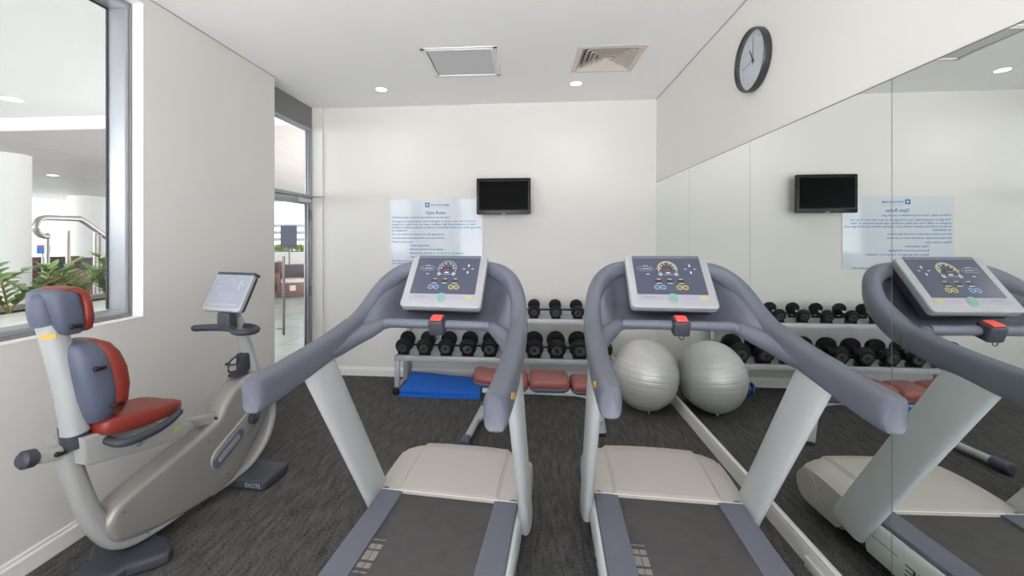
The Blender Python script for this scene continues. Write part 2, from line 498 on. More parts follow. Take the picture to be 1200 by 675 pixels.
# glazed door and transom at the far left
XD = -2.48
door = struct(empty('door_1', (XD, 4.2, 0)))
DY0, DY1 = 3.76, 4.685
def dbox(bm, lo, hi, bev=.0): box(bm, [a-b for a, b in zip(lo, door.location)], [a-b for a, b in zip(hi, door.location)], bev)
bm = BM()
dbox(bm, (XD-.07, DY0, 2.785), (XD, DY1, H)); finish('head_panel', bm, 'alud', door, smooth=False)
bm = BM()
dbox(bm, (XD-.07, DY1-.032, 0), (XD+.004, DY1, 2.785), .002); dbox(bm, (XD-.07, DY0, 0), (XD+.004, DY0+.04, 2.785), .002)
dbox(bm, (XD-.07, DY0+.04, 2.0), (XD+.004, DY1-.032, 2.035), .002); dbox(bm, (XD-.05, DY0+.04, 2.75), (XD, DY1-.032, 2.785), .002)
finish('frame', bm, 'alu', door)
bm = BM(); dbox(bm, (XD-.05, DY1-.062, 2.035), (XD-.012, DY1-.032, 2.75)); finish('transom_stile', bm, 'alu', door, smooth=False)
bm = BM(); dbox(bm, (XD-.032, DY1-.068, 2.035), (XD-.024, DY1-.062, 2.75)); finish('transom_gasket', bm, 'gasket', door, smooth=False)
bm = BM(); dbox(bm, (XD-.035, DY0+.04, 2.035), (XD-.029, DY1-.062, 2.75)); finish('transom_glass', bm, 'glass', door, smooth=False)
bm = BM()
dbox(bm, (XD-.05, DY1-.085, .01), (XD-.006, DY1-.036, 1.995), .002); dbox(bm, (XD-.05, DY0+.042, .01), (XD-.006, DY0+.1, 1.995), .002)
dbox(bm, (XD-.05, DY0+.1, 1.925), (XD-.006, DY1-.085, 1.995), .002); dbox(bm, (XD-.05, DY0+.1, .01), (XD-.006, DY1-.085, .09), .002)
finish('leaf', bm, 'alu', door)
bm = BM(); dbox(bm, (XD-.030, DY1-.091, .09), (XD-.020, DY1-.085, 1.925)); finish('gasket', bm, 'gasket', door, smooth=False)
bm = BM(); dbox(bm, (XD-.031, DY0+.1, .09), (XD-.025, DY1-.097, 1.925)); finish('leaf_glass', bm, 'glass', door, smooth=False)
bm = BM()
for z in (.66, 1.32): cyl(bm, (.0-.02, 4.04-4.2, z), (.045, 4.04-4.2, z), .008)
cyl(bm, (.05, 4.04-4.2, .6), (.05, 4.04-4.2, 1.375), .013, bev=.003)
finish('pull_handle', bm, 'steel', door)
bm = BM(); dbox(bm, (XD-.004, 4.38, 1.94), (XD+.035, 4.6, 1.985), .006); finish('door_closer', bm, 'lgrey', door)
bm = BM(); dbox(bm, (XD+.004, 4.60, 2.006), (XD+.02, 4.66, 2.022), .003); dbox(bm, (XD+.004, 4.64, 2.006), (XD+.155, 4.66, 2.02), .003)
finish('stay_arm', bm, 'alu', door)
bm = BM()
for z in (.9, 1.75): cyl(bm, (.006, 4.646-4.2, z), (.006, 4.646-4.2, z+.12), .009)
finish_each('hinge', bm, 'alud', door)

# mirror panels
seams = [YB-.002, 3.735, 2.732, 1.703, .68, -.34]
names = ['frameless mirror panel at the far corner behind the silver ball', 'frameless mirror panel second from the far corner',
         'wide frameless mirror panel beside the second treadmill console', 'frameless mirror panel nearest the viewer at the right edge',
         'frameless mirror panel past the right edge of the view']
for i in range(5):
    bm = BM(); box(bm, (XR, seams[i+1]+.0016, .109), (XR+.0055, seams[i]-.0016, 2.138))
    o = finish('mirror_panel', bm, 'mirror', smooth=False)
    tag(o, names[i], 'mirror', 'mirror panels on the right wall')
bm = BM()
for s in seams[1:5]: box(bm, (XR+.002, s-.0015, .109), (XR+.0058, s+.0015, 2.138))
struct(finish('trim_4', bm, 'alud', smooth=False))
bm = BM(); box(bm, (XR-.0005, YF, 2.1385), (XR+.006, YB, 2.1425)); struct(finish('trim_5', bm, 'alud', smooth=False))

# ------------------------------------------------------------------ ceiling fixtures
def downlight(x, y, label, power):
    t = empty('downlight', (x, y, H)); tag(t, label, 'ceiling light', 'recessed downlights')
    bm = BM()
    lathe(bm, [(.050, -.001), (.062, -.004), (.066, -.003), (.068, .0), (.050, .0)], n=32); finish('trim_ring', bm, 'sill', t)
    bm = BM(); lathe(bm, [(.0005, -.0022), (.03, -.0024), (.0505, -.0018), (.0505, 0.)], n=32); finish('lens', bm, 'lamp', t)
    ld = bpy.data.lights.new('downlight_lamp', 'SPOT'); ld.energy = power; ld.spot_size = math.radians(150); ld.spot_blend = 1.; ld.shadow_soft_size = .06
    ld.color = (1, .965, .92)
    lo = bpy.data.objects.new('downlight_lamp', ld); COL.objects.link(lo); lo.parent = t; lo.location = (0, 0, -.03)
LP = 9
downlight(-1.484, 4.16, 'round recessed downlight in the ceiling by the glazed door', LP)
downlight(.422, 4.164, 'round recessed downlight in front of the square louvred vent', LP)
for x, y, s in ((-1.484, 1.9, 'left of the treadmills'), (.422, 1.9, 'above the second treadmill'), (-1.484, -.4, 'behind the viewer on the left'), (.422, -.4, 'behind the viewer on the right')):
    downlight(x, y, 'round recessed downlight in the ceiling '+s, LP)

t = empty('return_air_grille', (-.571, 3.582, H), .02); tag(t, 'square return air grille with grey filter mesh in the ceiling', 'air vent')
bm = BM()
for w, h, z in ((.60, .03, .006), (.545, .012, .010), (.515, .006, .004)):
    for sx, sy, dx, dy in ((0, 1, w/2, h/2), (0, -1, w/2, h/2), (1, 0, h/2, w/2), (-1, 0, h/2, w/2)):
        cx, cy = sx*(w/2-h/2), sy*(w/2-h/2)
        box(bm, (cx-dx, cy-dy, -z), (cx+dx, cy+dy, 0))
finish('frame', bm, 'trim', t, smooth=False)
bm = BM(); box(bm, (-.255, -.255, -.003), (.255, .255, -.001)); finish('filter_panel', bm, 'filt', t, smooth=False)
bm = BM(); box(bm, (-.268, -.262, -.0045), (-.254, .262, -.0005)); finish('hinge_gap', bm, 'vdark', t, smooth=False)
bm = BM(); cyl(bm, (-.283, .06, -.006), (-.283, .06, -.014), .008); finish('latch', bm, 'trim', t)

t = empty('supply_air_diffuser', (.615, 3.618, H), .03); tag(t, 'square cream ceiling diffuser with nested louvres', 'air vent')
bm = BM()
S = .53
def pyr_frame(bm, s0, z0, s1, z1, th=.004):
    a = [Vector((x*s0/2, y*s0/2, z0)) for x, y in ((-1, -1), (1, -1), (1, 1), (-1, 1))]
    b = [Vector((x*s1/2, y*s1/2, z1)) for x, y in ((-1, -1), (1, -1), (1, 1), (-1, 1))]
    up = Vector((0, 0, th))
    rings = [ring(bm, q) for q in (a, b, [v+up for v in b], [v+up for v in a])]
    loft(bm, rings, closed=True)
pyr_frame(bm, S, -.004, S-.075, -.008, .005); finish('frame', bm, 'vent', t, smooth=False)
bm = BM()
for lo, hi in (((-.235, -.235, .0), (-.228, .235, .15)), ((.228, -.235, .0), (.235, .235, .15)), ((-.235, -.235, .0), (.235, -.228, .15)), ((-.235, .228, .0), (.235, .235, .15)), ((-.235, -.235, .15), (.235, .235, .156))): box(bm, lo, hi)
finish('duct', bm, 'vdark', t, smooth=False)
for i in range(6):
    s0 = .455-i*.074
    bm = BM(); pyr_frame(bm, s0, -.009+.0005*i, max(s0-.088, .004), .036, .0025)
    finish('louvre', bm, 'vent', t, smooth=False)

# ------------------------------------------------------------------ television, notice, clock
t = empty('wall_television', (-.298, 4.60, 1.995)); tag(t, 'small black flat television fixed high on the back wall', 'television')
Wt, Ht = .576, .385
bm = BM(); prism(bm, rrect(Wt, Ht, .012), 'z', -.0, .035, .006)
xf(bm, bm.verts, RX(PI/2)); finish('housing', bm, 'tvb', t)
bm = BM(); prism(bm, rrect(Wt-.05, Ht-.062, .003, 2, 0, .010), 'z', .0352, .0362)
xf(bm, bm.verts, RX(PI/2)); finish('screen', bm, 'scr', t, smooth=False)
bm = BM()
for z0, z1, x0, x1 in ((.163, .166, -.268, .268), (-.1475, -.1445, -.268, .268)): box(bm, (x0, -.037, z0), (x1, -.0352, z1))
for x in (-.266, .263): box(bm, (x, -.037, -.1445), (x+.003, -.0352, .163))
finish('bezel_edge', bm, 'clockr', t, smooth=False)
bm = BM(); prism(bm, [(-.045, -.192), (.045, -.192), (.052, -.178), (-.052, -.178)], 'y', -.041, -.034, .002); finish('badge_plate', bm, 'tvb', t)
bm = BM(); box(bm, (-.02, -.0425, -.1875), (.02, -.0412, -.1815)); finish('badge', bm, 'silver', t, smooth=False)
bm = BM(); box(bm, (-.2, -.002, -.14), (.2, .03, .13), .01); finish('rear_cover', bm, 'blk', t)
bm = BM(); box(bm, (-.06, .028, -.07), (.06, .05, .07), .004); box(bm, (-.03, .048, -.03), (.03, .1, .03), .004); box(bm, (-.1, .1, -.1), (.1, .114, .1), .003); finish('wall_bracket', bm, 'blk', t)

t = empty('notice_sheet', (-1.06, YB-.0034, 1.603)); tag(t, 'pale blue gym rules notice with blue writing on the back wall', 'notice')
PW, PH = 1.045, .75
bm = BM(); box(bm, (-PW/2, -.003, -PH/2), (PW/2, .003, PH/2), .001); finish('acrylic_sheet', bm, 'acrylic', t, smooth=False)
def ptxt(bm, s, x, z, w=None, h=None, align='LEFT'):
    add_text(bm, s, T((x, -.0034, z)) @ RX(PI/2), width=w, height=h, align=align, bold=.018)
bm = BM()
rows = [("Children under 16 are not permitted to use the gym.", .655, .170), ("This gym is unsupervised. Use of the gym is at your own risk. If you are", .95, .125),
        ("pregnant or suffer from any heart condition, high blood pressure or other", .95, .091), ("medical conditions, please consult your physician before use of this gym and", 1.0, .057),
        ("its equipment.", .18, .023), ("Do not remove any items from the gymnasium.", .60, -.019), ("Enclosed footwear should be worn at all times.", .60, -.060),
        ("Please ensure you:", .24, -.103), ("Wyndham and its associates are not liable for any", .58, -.315), ("loss, injury or death as a result of any use of", .56, -.342)]
for s, w, z in rows: ptxt(bm, s, -.498, z, w, .020)
for s, w, z in (("Clean equipment", .225, -.143), ("Remove personal belongings", .38, -.185), ("Report any damage or concerns to reception", .60, -.228), ("Close the door", .17, -.27)):
    ptxt(bm, s, -.295, z, w, .020)
ptxt(bm, "this gym equipment.", 0.14, -.365, .3, .018)
flat('lettering', bm, 'text', t)
bm = BM(); ptxt(bm, "Gym Rules", 0, .213, .225, .034, 'CENTER'); flat('heading', bm, 'text', t)
bm = BM(); ptxt(bm, "WYNDHAM", -.06, .303, .205, .022); flat('brand_name', bm, 'text', t)
bm = BM(); ptxt(bm, "HOTELS AND RESORTS", -.06, .277, .2, .012); flat('tag_line', bm, 'textg', t)
bm = BM()
for lo, hi in ((-.12, -.106), (-.084, -.07)): box(bm, (lo, -.0042, .29), (hi, -.0031, .34))
box(bm, (-.106, -.0042, .29), (-.084, -.0031, .303)); box(bm, (-.106, -.0042, .327), (-.084, -.0031, .34))
finish('logo_square', bm, 'text', t, smooth=False)

t = empty('wall_clock', (XR+.006, 2.678, 2.607)); tag(t, 'round dark rimmed wall clock above the mirrors', 'clock')
MC = RY(-PI/2)
bm = BM(); lathe(bm, [(.150, .0), (.176, .0), (.181, .006), (.182, .036), (.179, .043), (.175, .044), (.172, .041), (.171, .03), (.171, .012), (.150, .01)], MC, 64); finish('rim', bm, 'clockr', t)
bm = BM(); lathe(bm, [(.0005, .013), (.1715, .013), (.1715, .008), (.0005, .008)], MC, 64); finish('dial', bm, 'clockf', t, smooth=False)
bm = BM()
for i in range(12):
    a = i*PI/6; L = .016 if i % 3 else .026
    box(bm, (-.0022, .145-L, .0132), (.0022, .145, .0142), mtx=MC @ RZ(a))
finish_each('hour_mark', bm, 'strip', t, smooth=False)
def hand(name, ang, L, w, z):
    bm = BM(); box(bm, (-w, -.022, z), (w, L, z+.0014), mtx=MC @ RZ(ang)); finish(name, bm, 'clockr', t, smooth=False)
hand('hour_hand', math.radians(-62), .082, .0035, .0160); hand('minute_hand', math.radians(-94), .13, .0022, .0178); hand('second_hand', math.radians(9), .12, .001, .0196)
bm = BM(); lathe(bm, [(.0005, .013), (.007, .013), (.007, .022), (.0005, .022)], MC, 20); finish('hub', bm, 'clockr', t)
bm = BM(); lathe(bm, [(.0005, .036), (.172, .036), (.172, .0345), (.0005, .0345)], MC, 64); finish('cover_glass', bm, 'glass', t, smooth=False)

# ------------------------------------------------------------------ treadmills
ARM = [(.393, -.868, 1.056, .036, .057), (.394, -.78, 1.060, .037, .057), (.395, -.62, 1.077, .038, .054), (.391, -.44, 1.102, .039, .051), (.385, -.262, 1.137, .041, .050)]
RIM = [(.385, -.257, 1.138, .041, .050), (.380, -.18, 1.165, .041, .049), (.370, -.10, 1.212, .040, .047), (.352, -.03, 1.272, .039, .046),
       (.315, .030, 1.335, .036, .043), (.26, .070, 1.378, .033, .040), (.19, .092, 1.396, .030, .037), (.10, .102, 1.402, .028, .035)]

def make_treadmill(loc, yaw, label, arc, arc_hi):
    t = empty('treadmill', loc, yaw); tag(t, label, 'treadmill', 'treadmills in the gym')
    # running deck
    bm = BM(); box(bm, (-.245, -1.62, .10), (.245, .03, .243), .004); o = finish('belt', bm, 'belt', t)
    bm = BM()
    for y0, hh in ((-.345, .007), (-.385, .028), (-.437, .052), (-.492, .028), (-.528, .007)):
        for x in (-.236, -.206): box(bm, (x, y0-hh/2, .2431), (x+.026, y0+hh/2, .2438))
    finish('belt_marking', bm, 'mark', o, smooth=False)
    for s in (-1, 1):
        bm = BM()
        xs = [.238+i*.0075 for i in range(15)]
        poly = [(s*.238, .16)]
        for i in range(30):
            x = .240+i*(.112/29); z = .254+.0035*math.sin(PI*i/29)+(.0012 if i % 2 else 0)
            poly.append((s*x, z))
        poly += [(s*.356, .246), (s*.358, .16)]
        prism(bm, poly, 'y', -1.62, .02); finish('foot_rail', bm, 'rail', t, angle=20)
        bm = BM()
        poly = [(s*.352, .235), (s*.368, .232), (s*.376, .222), (s*.378, .12), (s*.37, .07), (s*.352, .06)]
        prism(bm, poly, 'y', -1.62, -.01); o = finish('side_skirt', bm, 'skirt', t)
        bm = BM()
        mt = T((s*.3786, -.40 if s > 0 else -.40, .125)) @ RZ(s*PI/2) @ RX(PI/2)
        if s > 0:
            add_text(bm, 'EXCITE', T((.3788, -.62, .118)) @ RZ(PI/2) @ RX(PI/2), width=.40, height=.05)
            box(bm, (.3782, -.185, .168), (.3788, -.05, .171))
        else:
            add_text(bm, 'EXCITE', T((-.3788, -.22, .118)) @ RZ(-PI/2) @ RX(PI/2), width=.40, height=.05)
        flat('model_lettering', bm, 'dark', o)
    # motor cover
    bm = BM()
    prof = [(-.006, .20), (-.006, .262), (.03, .268), (.12, .279), (.24, .287), (.36, .289), (.44, .284), (.475, .268), (.492, .235), (.496, .17), (.488, .10), (.46, .062), (.42, .05), (.16, .05)]
    xs = [-.388, -.380, -.360, -.30, -.262, -.245, -.12, 0, .12, .245, .262, .30, .360, .380, .388]
    rings = []
    for x in xs:
        ax = abs(x); pts = []
        for y, z in prof:
            e = 1.0
            if ax > .375: z = .155+(z-.155)*.86; y = .25+(y-.25)*.965
            elif ax > .355: z = .155+(z-.155)*.96; y = .25+(y-.25)*.99
            if z > .24 and ax < .26: z += .014*(1 if ax < .246 else .0)
            if z > .2 and ax > .29: z -= .012*min(1, (ax-.28)/.08)
            if y > .3: y -= .05*(ax/.39)**3
            pts.append((x, y, z))
        rings.append(ring(bm, pts))
    loft(bm, rings); cov = finish('motor_cover', bm, 'beige', t, angle=24)
    bm = BM()
    for s in (-1, 1): cyl(bm, (s*.384, .38, .155), (s*.3925, .38, .155), .088, 40, .084)
    finish_each('end_disc', bm, 'beige', cov)
    bm = BM(); box(bm, (-.356, -.0085, .2585), (.356, -.004, .2612), .001); finish('cover_edge', bm, 'trim', cov)
    if arc == 'yel':
        bm = BM(); box(bm, (-.352, .004, .252), (-.330, .026, .2555)); finish('warning_sticker', bm, 'yel', cov, smooth=False)
    bm = BM()
    for s in (-1, 1):
        for y in (-1.45, .35): cyl(bm, (s*.3, y, 0), (s*.3, y, .06), .035, 20)
    box(bm, (-.33, -1.6, .04), (.33, .4, .07), .004)
    finish_each('base_foot', bm, 'blk', t)
    # uprights
    for s in (-1, 1):
        bm = BM()
        P = [(.392, .075, .135), (.393, -.02, .285), (.395, -.21, .58), (.397, -.41, .89), (.398, -.53, 1.075)]
        rings = []
        P2 = smooth_path(P, 4)
        for i, (x, y, z) in enumerate(P2):
            a, b = .0285, .088
            if i == 0: rings.append(ring(bm, [(s*(x+u*.55), y+v*.78+.006, z-.012+v*.10) for u, v in sellipse(a, b, 2.6, 24)]))
            rings.append(ring(bm, [(s*(x+u), y+v, z+v*.32) for u, v in sellipse(a, b, 2.6, 24)]))
        loft(bm, rings); finish('upright', bm, 'lgrey', t, angle=60)
    # handrails
    for s in (-1, 1):
        bm = BM()
        P = smooth_path(ARM, 5)
        pts = [(s*p[0],)+tuple(p[1:]) for p in P]
        # blunt rounded end with a flat underside
        p0 = pts[0]
        head = [(p0[0], p0[1]-.030, p0[2]-.001, p0[3]*.62, p0[4]*.93), (p0[0], p0[1]-.026, p0[2], p0[3]*.82, p0[4]*.975), (p0[0], p0[1]-.015, p0[2], p0[3]*.96, p0[4])]
        e = pts[-1]; tail = [(e[0]-s*.001, e[1]+.003, e[2]+.001, e[3]*.86, e[4]*.88)]
        sweep(bm, head+pts+tail, .045, .055, p=3.6, n=28)
        o = finish('handrail', bm, 'grip', t, angle=50)
        bm = BM()
        q = ARM[1]; xi = s*(q[0]+.0376)
        prism(bm, rrect(.020, .085, .004), 'z', -.001, .001)
        xf(bm, bm.verts, T((xi, -.775, 1.066)) @ RX(math.radians(-20)) @ RY(s*PI/2))
        finish('brand_label', bm, 'gold', o)
    # hood round the console
    bm = BM()
    rp = smooth_path(RIM, 6)
    full = [(-p[0],)+tuple(p[1:]) for p in rp]+[(p[0],)+tuple(p[1:]) for p in reversed(rp)]
    sweep(bm, full, .04, .045, p=2.7, n=22)
    # recessed shell between rim and crossbar
    NU, NV = 48, 12
    def rim_at(u):
        i = u*(len(full)-1); k = min(int(i), len(full)-2); f = i-k
        return Vector([full[k][j]*(1-f)+full[k+1][j]*f for j in range(3)])
    low = smooth_path([(-.392, -.50, 1.086), (-.384, -.41, 1.082), (-.362, -.32, 1.098), (-.325, -.25, 1.120), (-.285, -.205, 1.140), (-.25, -.18, 1.150), (-.1, -.172, 1.152), (0, -.172, 1.152), (.1, -.172, 1.152), (.25, -.18, 1.150), (.285, -.205, 1.140), (.325, -.25, 1.120), (.362, -.32, 1.098), (.384, -.41, 1.082), (.392, -.50, 1.086)], 6)
    def low_at(u):
        i = u*(len(low)-1); k = min(int(i), len(low)-2); f = i-k
        return Vector([low[k][j]*(1-f)+low[k+1][j]*f for j in range(3)])
    front, back = [], []
    for i in range(NU+1):
        u = i/NU; a = rim_at(u); b = low_at(u)
        mx_ = abs((a[0]+b[0])/2); w = min(1, max(0, (.335-mx_)/.12)); w = w*w*(3-2*w)
        fr, bk = [], []
        for j in range(NV+1):
            v = j/NV
            bul = math.sin(PI*v)**.8
            q = b.lerp(a, v)+Vector((0, (.085*w-.020*(1-w))*bul, (-.055*w+.012*(1-w))*bul))
            fr.append(bm.verts.new(q)); bk.append(bm.verts.new(q+Vector((0, .022, -.016))))
        front.append(fr); back.append(bk)
    for i in range(NU):
        for j in range(NV):
            bm.faces.new((front[i][j], front[i+1][j], front[i+1][j+1], front[i][j+1]))
            bm.faces.new((back[i][j], back[i][j+1], back[i+1][j+1], back[i+1][j]))
        bm.faces.new((front[i][0], back[i][0], back[i+1][0], front[i+1][0]))
        bm.faces.new((front[i][NV], front[i+1][NV], back[i+1][NV], back[i][NV]))
    for fr, bk in ((front[0], back[0]), (front[-1], back[-1])):
        for j in range(NV): bm.faces.new((fr[j], fr[j+1], bk[j+1], bk[j]))
    # rounded lower lip that runs from arm to arm
    lip = [p+(((.020 if abs(p[0]) < .24 else .022+.016*min(1, (abs(p[0])-.24)/.07)),)*2) for p in low]
    sweep(bm, lip, .02, n=14)
    finish('hood', bm, 'plas', t, angle=70)
    bm = BM(); cyl(bm, (-.246, -.185, 1.158), (.246, -.185, 1.158), .0205, 20); finish('crossbar', bm, 'plas', t)
    # stop key
    bm = BM(); box(bm, (-.036, -.034, -.042), (.036, .034, .030), .010, 3); o = finish('stop_key_housing', bm, 'dark', t, loc=(.008, -.200, 1.160), rot=(math.radians(18), 0, 0))
    bm = BM(); box(bm, (-.026, -.026, .0305), (.026, .026, .0385), .004); finish('stop_key', bm, 'red', o)
    bm = BM(); tube(bm, [(-.012, -.03, -.040), (-.006, -.034, -.052), (.006, -.034, -.052), (.012, -.03, -.040)], .002, 6, k=4); finish('key_cord', bm, 'blk', o)
    # console: an inclined slab, local x right, y up the face, z out of the face
    c = empty('console', (0, -.05, 1.345)); c.parent = t
    c.rotation_euler = (math.radians(49.1), 0, 0)
    W, Hh = .398, .306
    bm = BM(); prism(bm, rrect(W, Hh, .022, 6), 'z', -.036, .004, .008); finish('bezel', bm, 'silver', c)
    bm = BM(); prism(bm, rrect(W-.03, Hh-.03, .015, 4), 'z', -.085, -.03, .008); finish('rear_housing', bm, 'dark', c)
    bm = BM(); prism(bm, rrect(.325, .232, .004, 2, 0, .036), 'z', .0035, .0052); finish('face_panel', bm, 'face', c, smooth=False)
    bm = BM(); prism(bm, rrect(.325, .016, .003, 2, 0, .1445), 'z', .0036, .0062); box(bm, (.09, .139, .0062), (.115, .149, .0066)); finish('top_ledge', bm, 'plas', c, smooth=False)
    bm = BM(); prism(bm, rrect(.325, .030, .002, 2, 0, -.097), 'z', .0035, .0050); finish('lower_strip', bm, 'strip', c, smooth=False)
    bm = BM(); cyl(bm, (0, -.103, .003), (0, -.103, .0075), .0265, 32); finish('button_collar', bm, 'silver', c)
    bm = BM(); cyl(bm, (0, -.101, .004), (0, -.101, .0095), .0215, 32, bev=.001); finish('start_button', bm, 'green', c)
    z0, z1 = .0051, .0059
    bm = BM(); box(bm, (.122, -.106, z0), (.154, -.091, z1)); finish('maker_label', bm, 'yel', c, smooth=False)
    bm = BM()
    add_text(bm, 'EXCITE', T((-.13, -.102, z1)), width=.05, height=.008)
    flat('strip_lettering', bm, 'plas', c)
    bm = BM(); add_text(bm, 'STOP', T((-.058, -.1, z1)), width=.02, height=.006); add_text(bm, 'START', T((.036, -.1, z1)), width=.034, height=.006); flat('red_lettering', bm, 'redp', c)
    # gauge
    gx, gy = .0, .072
    bm = BM(); arc_band(bm, gx, gy, .045, .0475, -35, 215, z0, z1); arc_band(bm, gx-.037, gy-.034, .0, .010, 0, 359, z0, z1, 16); arc_band(bm, gx+.037, gy-.034, .0, .010, 0, 359, z0, z1, 16)
    box(bm, (gx-.022, gy-.037, z0), (gx+.022, gy-.0345, z1)); finish('gauge_outline', bm, 'strip', c, smooth=False)
    bm = BM(); arc_band(bm, gx, gy, .0385, .0435, -18, 198, z0, z1); finish('gauge_arc', bm, arc, c, smooth=False)
    bm = BM(); box(bm, (gx-.025, gy-.014, z0), (gx+.02, gy+.006, z1)); finish('readout', bm, 'lcd', c, smooth=False)
    bm = BM()
    for a in (5, 35, 68, 112, 145, 175): box(bm, (-.0028, -.0035, z0), (.0028, .0035, z1), mtx=T((gx+.032*math.cos(math.radians(a)), gy+.032*math.sin(math.radians(a)), 0)))
    box(bm, (gx-.010, gy-.028, z0), (gx+.010, gy-.022, z1))
    finish('gauge_marks', bm, 'white', c, smooth=False)
    bm = BM(); box(bm, (gx-.022, gy-.012, z1), (gx+.012, gy-.003, z1+.0003)); finish('readout_digits', bm, mat('dim_red_digits', (120, 62, 58), .4) if 'dim_red_digits' not in bpy.data.materials else bpy.data.materials['dim_red_digits'], c, smooth=False)
    # programme pill on the left
    bm = BM()
    px, py = -.105, .072
    for yy in (py+.013, py-.013): box(bm, (px-.024, yy-.0007, z0), (px+.024, yy+.0007, z1))
    arc_band(bm, px-.024, py, .0123, .0137, 90, 270, z0, z1, 12); arc_band(bm, px+.024, py, .0123, .0137, -90, 90, z0, z1, 12)
    for q in range(3): box(bm, (px-.012+q*.014, py-.004, z0), (px-.002+q*.014, py+.003, z1))
    box(bm, (px-.026, py-.003, z0), (px-.020, py+.002, z1)); box(bm, (px-.01, py+.017, z0), (px+.014, py+.020, z1)); box(bm, (px+.046, py-.001, z0), (px+.056, py+.001, z1)); box(bm, (px+.0, py-.038, z0), (px+.015, py-.031, z1))
    finish('programme_print', bm, 'strip', c, smooth=False)
    # cursor keys on the right
    bm = BM()
    qx, qy = .108, .070
    for dx, dy, w, h in ((0, .021, .007, .014), (0, -.021, .007, .014), (-.022, 0, .012, .0035), (.022, 0, .012, .0035)): prism(bm, rrect(w, h, .0016, 2, qx+dx, qy+dy), 'z', z0, z1)
    finish_each('cursor_key', bm, 'white', c, smooth=False)
    # small readouts and the round keys
    bm = BM()
    for x in (-.052, 0, .052): box(bm, (x-.016, -.012, z0), (x+.014, .003, z1))
    finish_each('small_readout', bm, 'lcd', c, smooth=False)
    bm = BM()
    for x in (-.052, 0, .052): box(bm, (x-.012, -.019, z0), (x+.012, -.016, z1)); box(bm, (x-.008, .007, z0), (x+.010, .0095, z1))
    finish_each('readout_caption', bm, 'white', c, smooth=False)
    for nm, x0, m in (('blue_key_ring', -.065, 'blu'), ('yellow_key_ring', .038, 'yel')):
        bm = BM()
        for k in (0, 1):
            arc_band(bm, x0+k*.028, -.040, .0095, .0135, 0, 359, z0, z1, 24)
            box(bm, (x0+k*.028-.004, -.0415, z0), (x0+k*.028+.004, -.0385, z1))
        finish(nm, bm, m, c, smooth=False)
    return t

make_treadmill((-.422, 2.150, 0), math.radians(-4.8), 'treadmill nearer the window beside the recumbent bike, dull unlit gauge on its console', 'plas', None)
make_treadmill((.674, 2.225, 0), math.radians(-2.5), 'treadmill beside the mirrors with a yellow gauge arc on its console', 'yel', None)

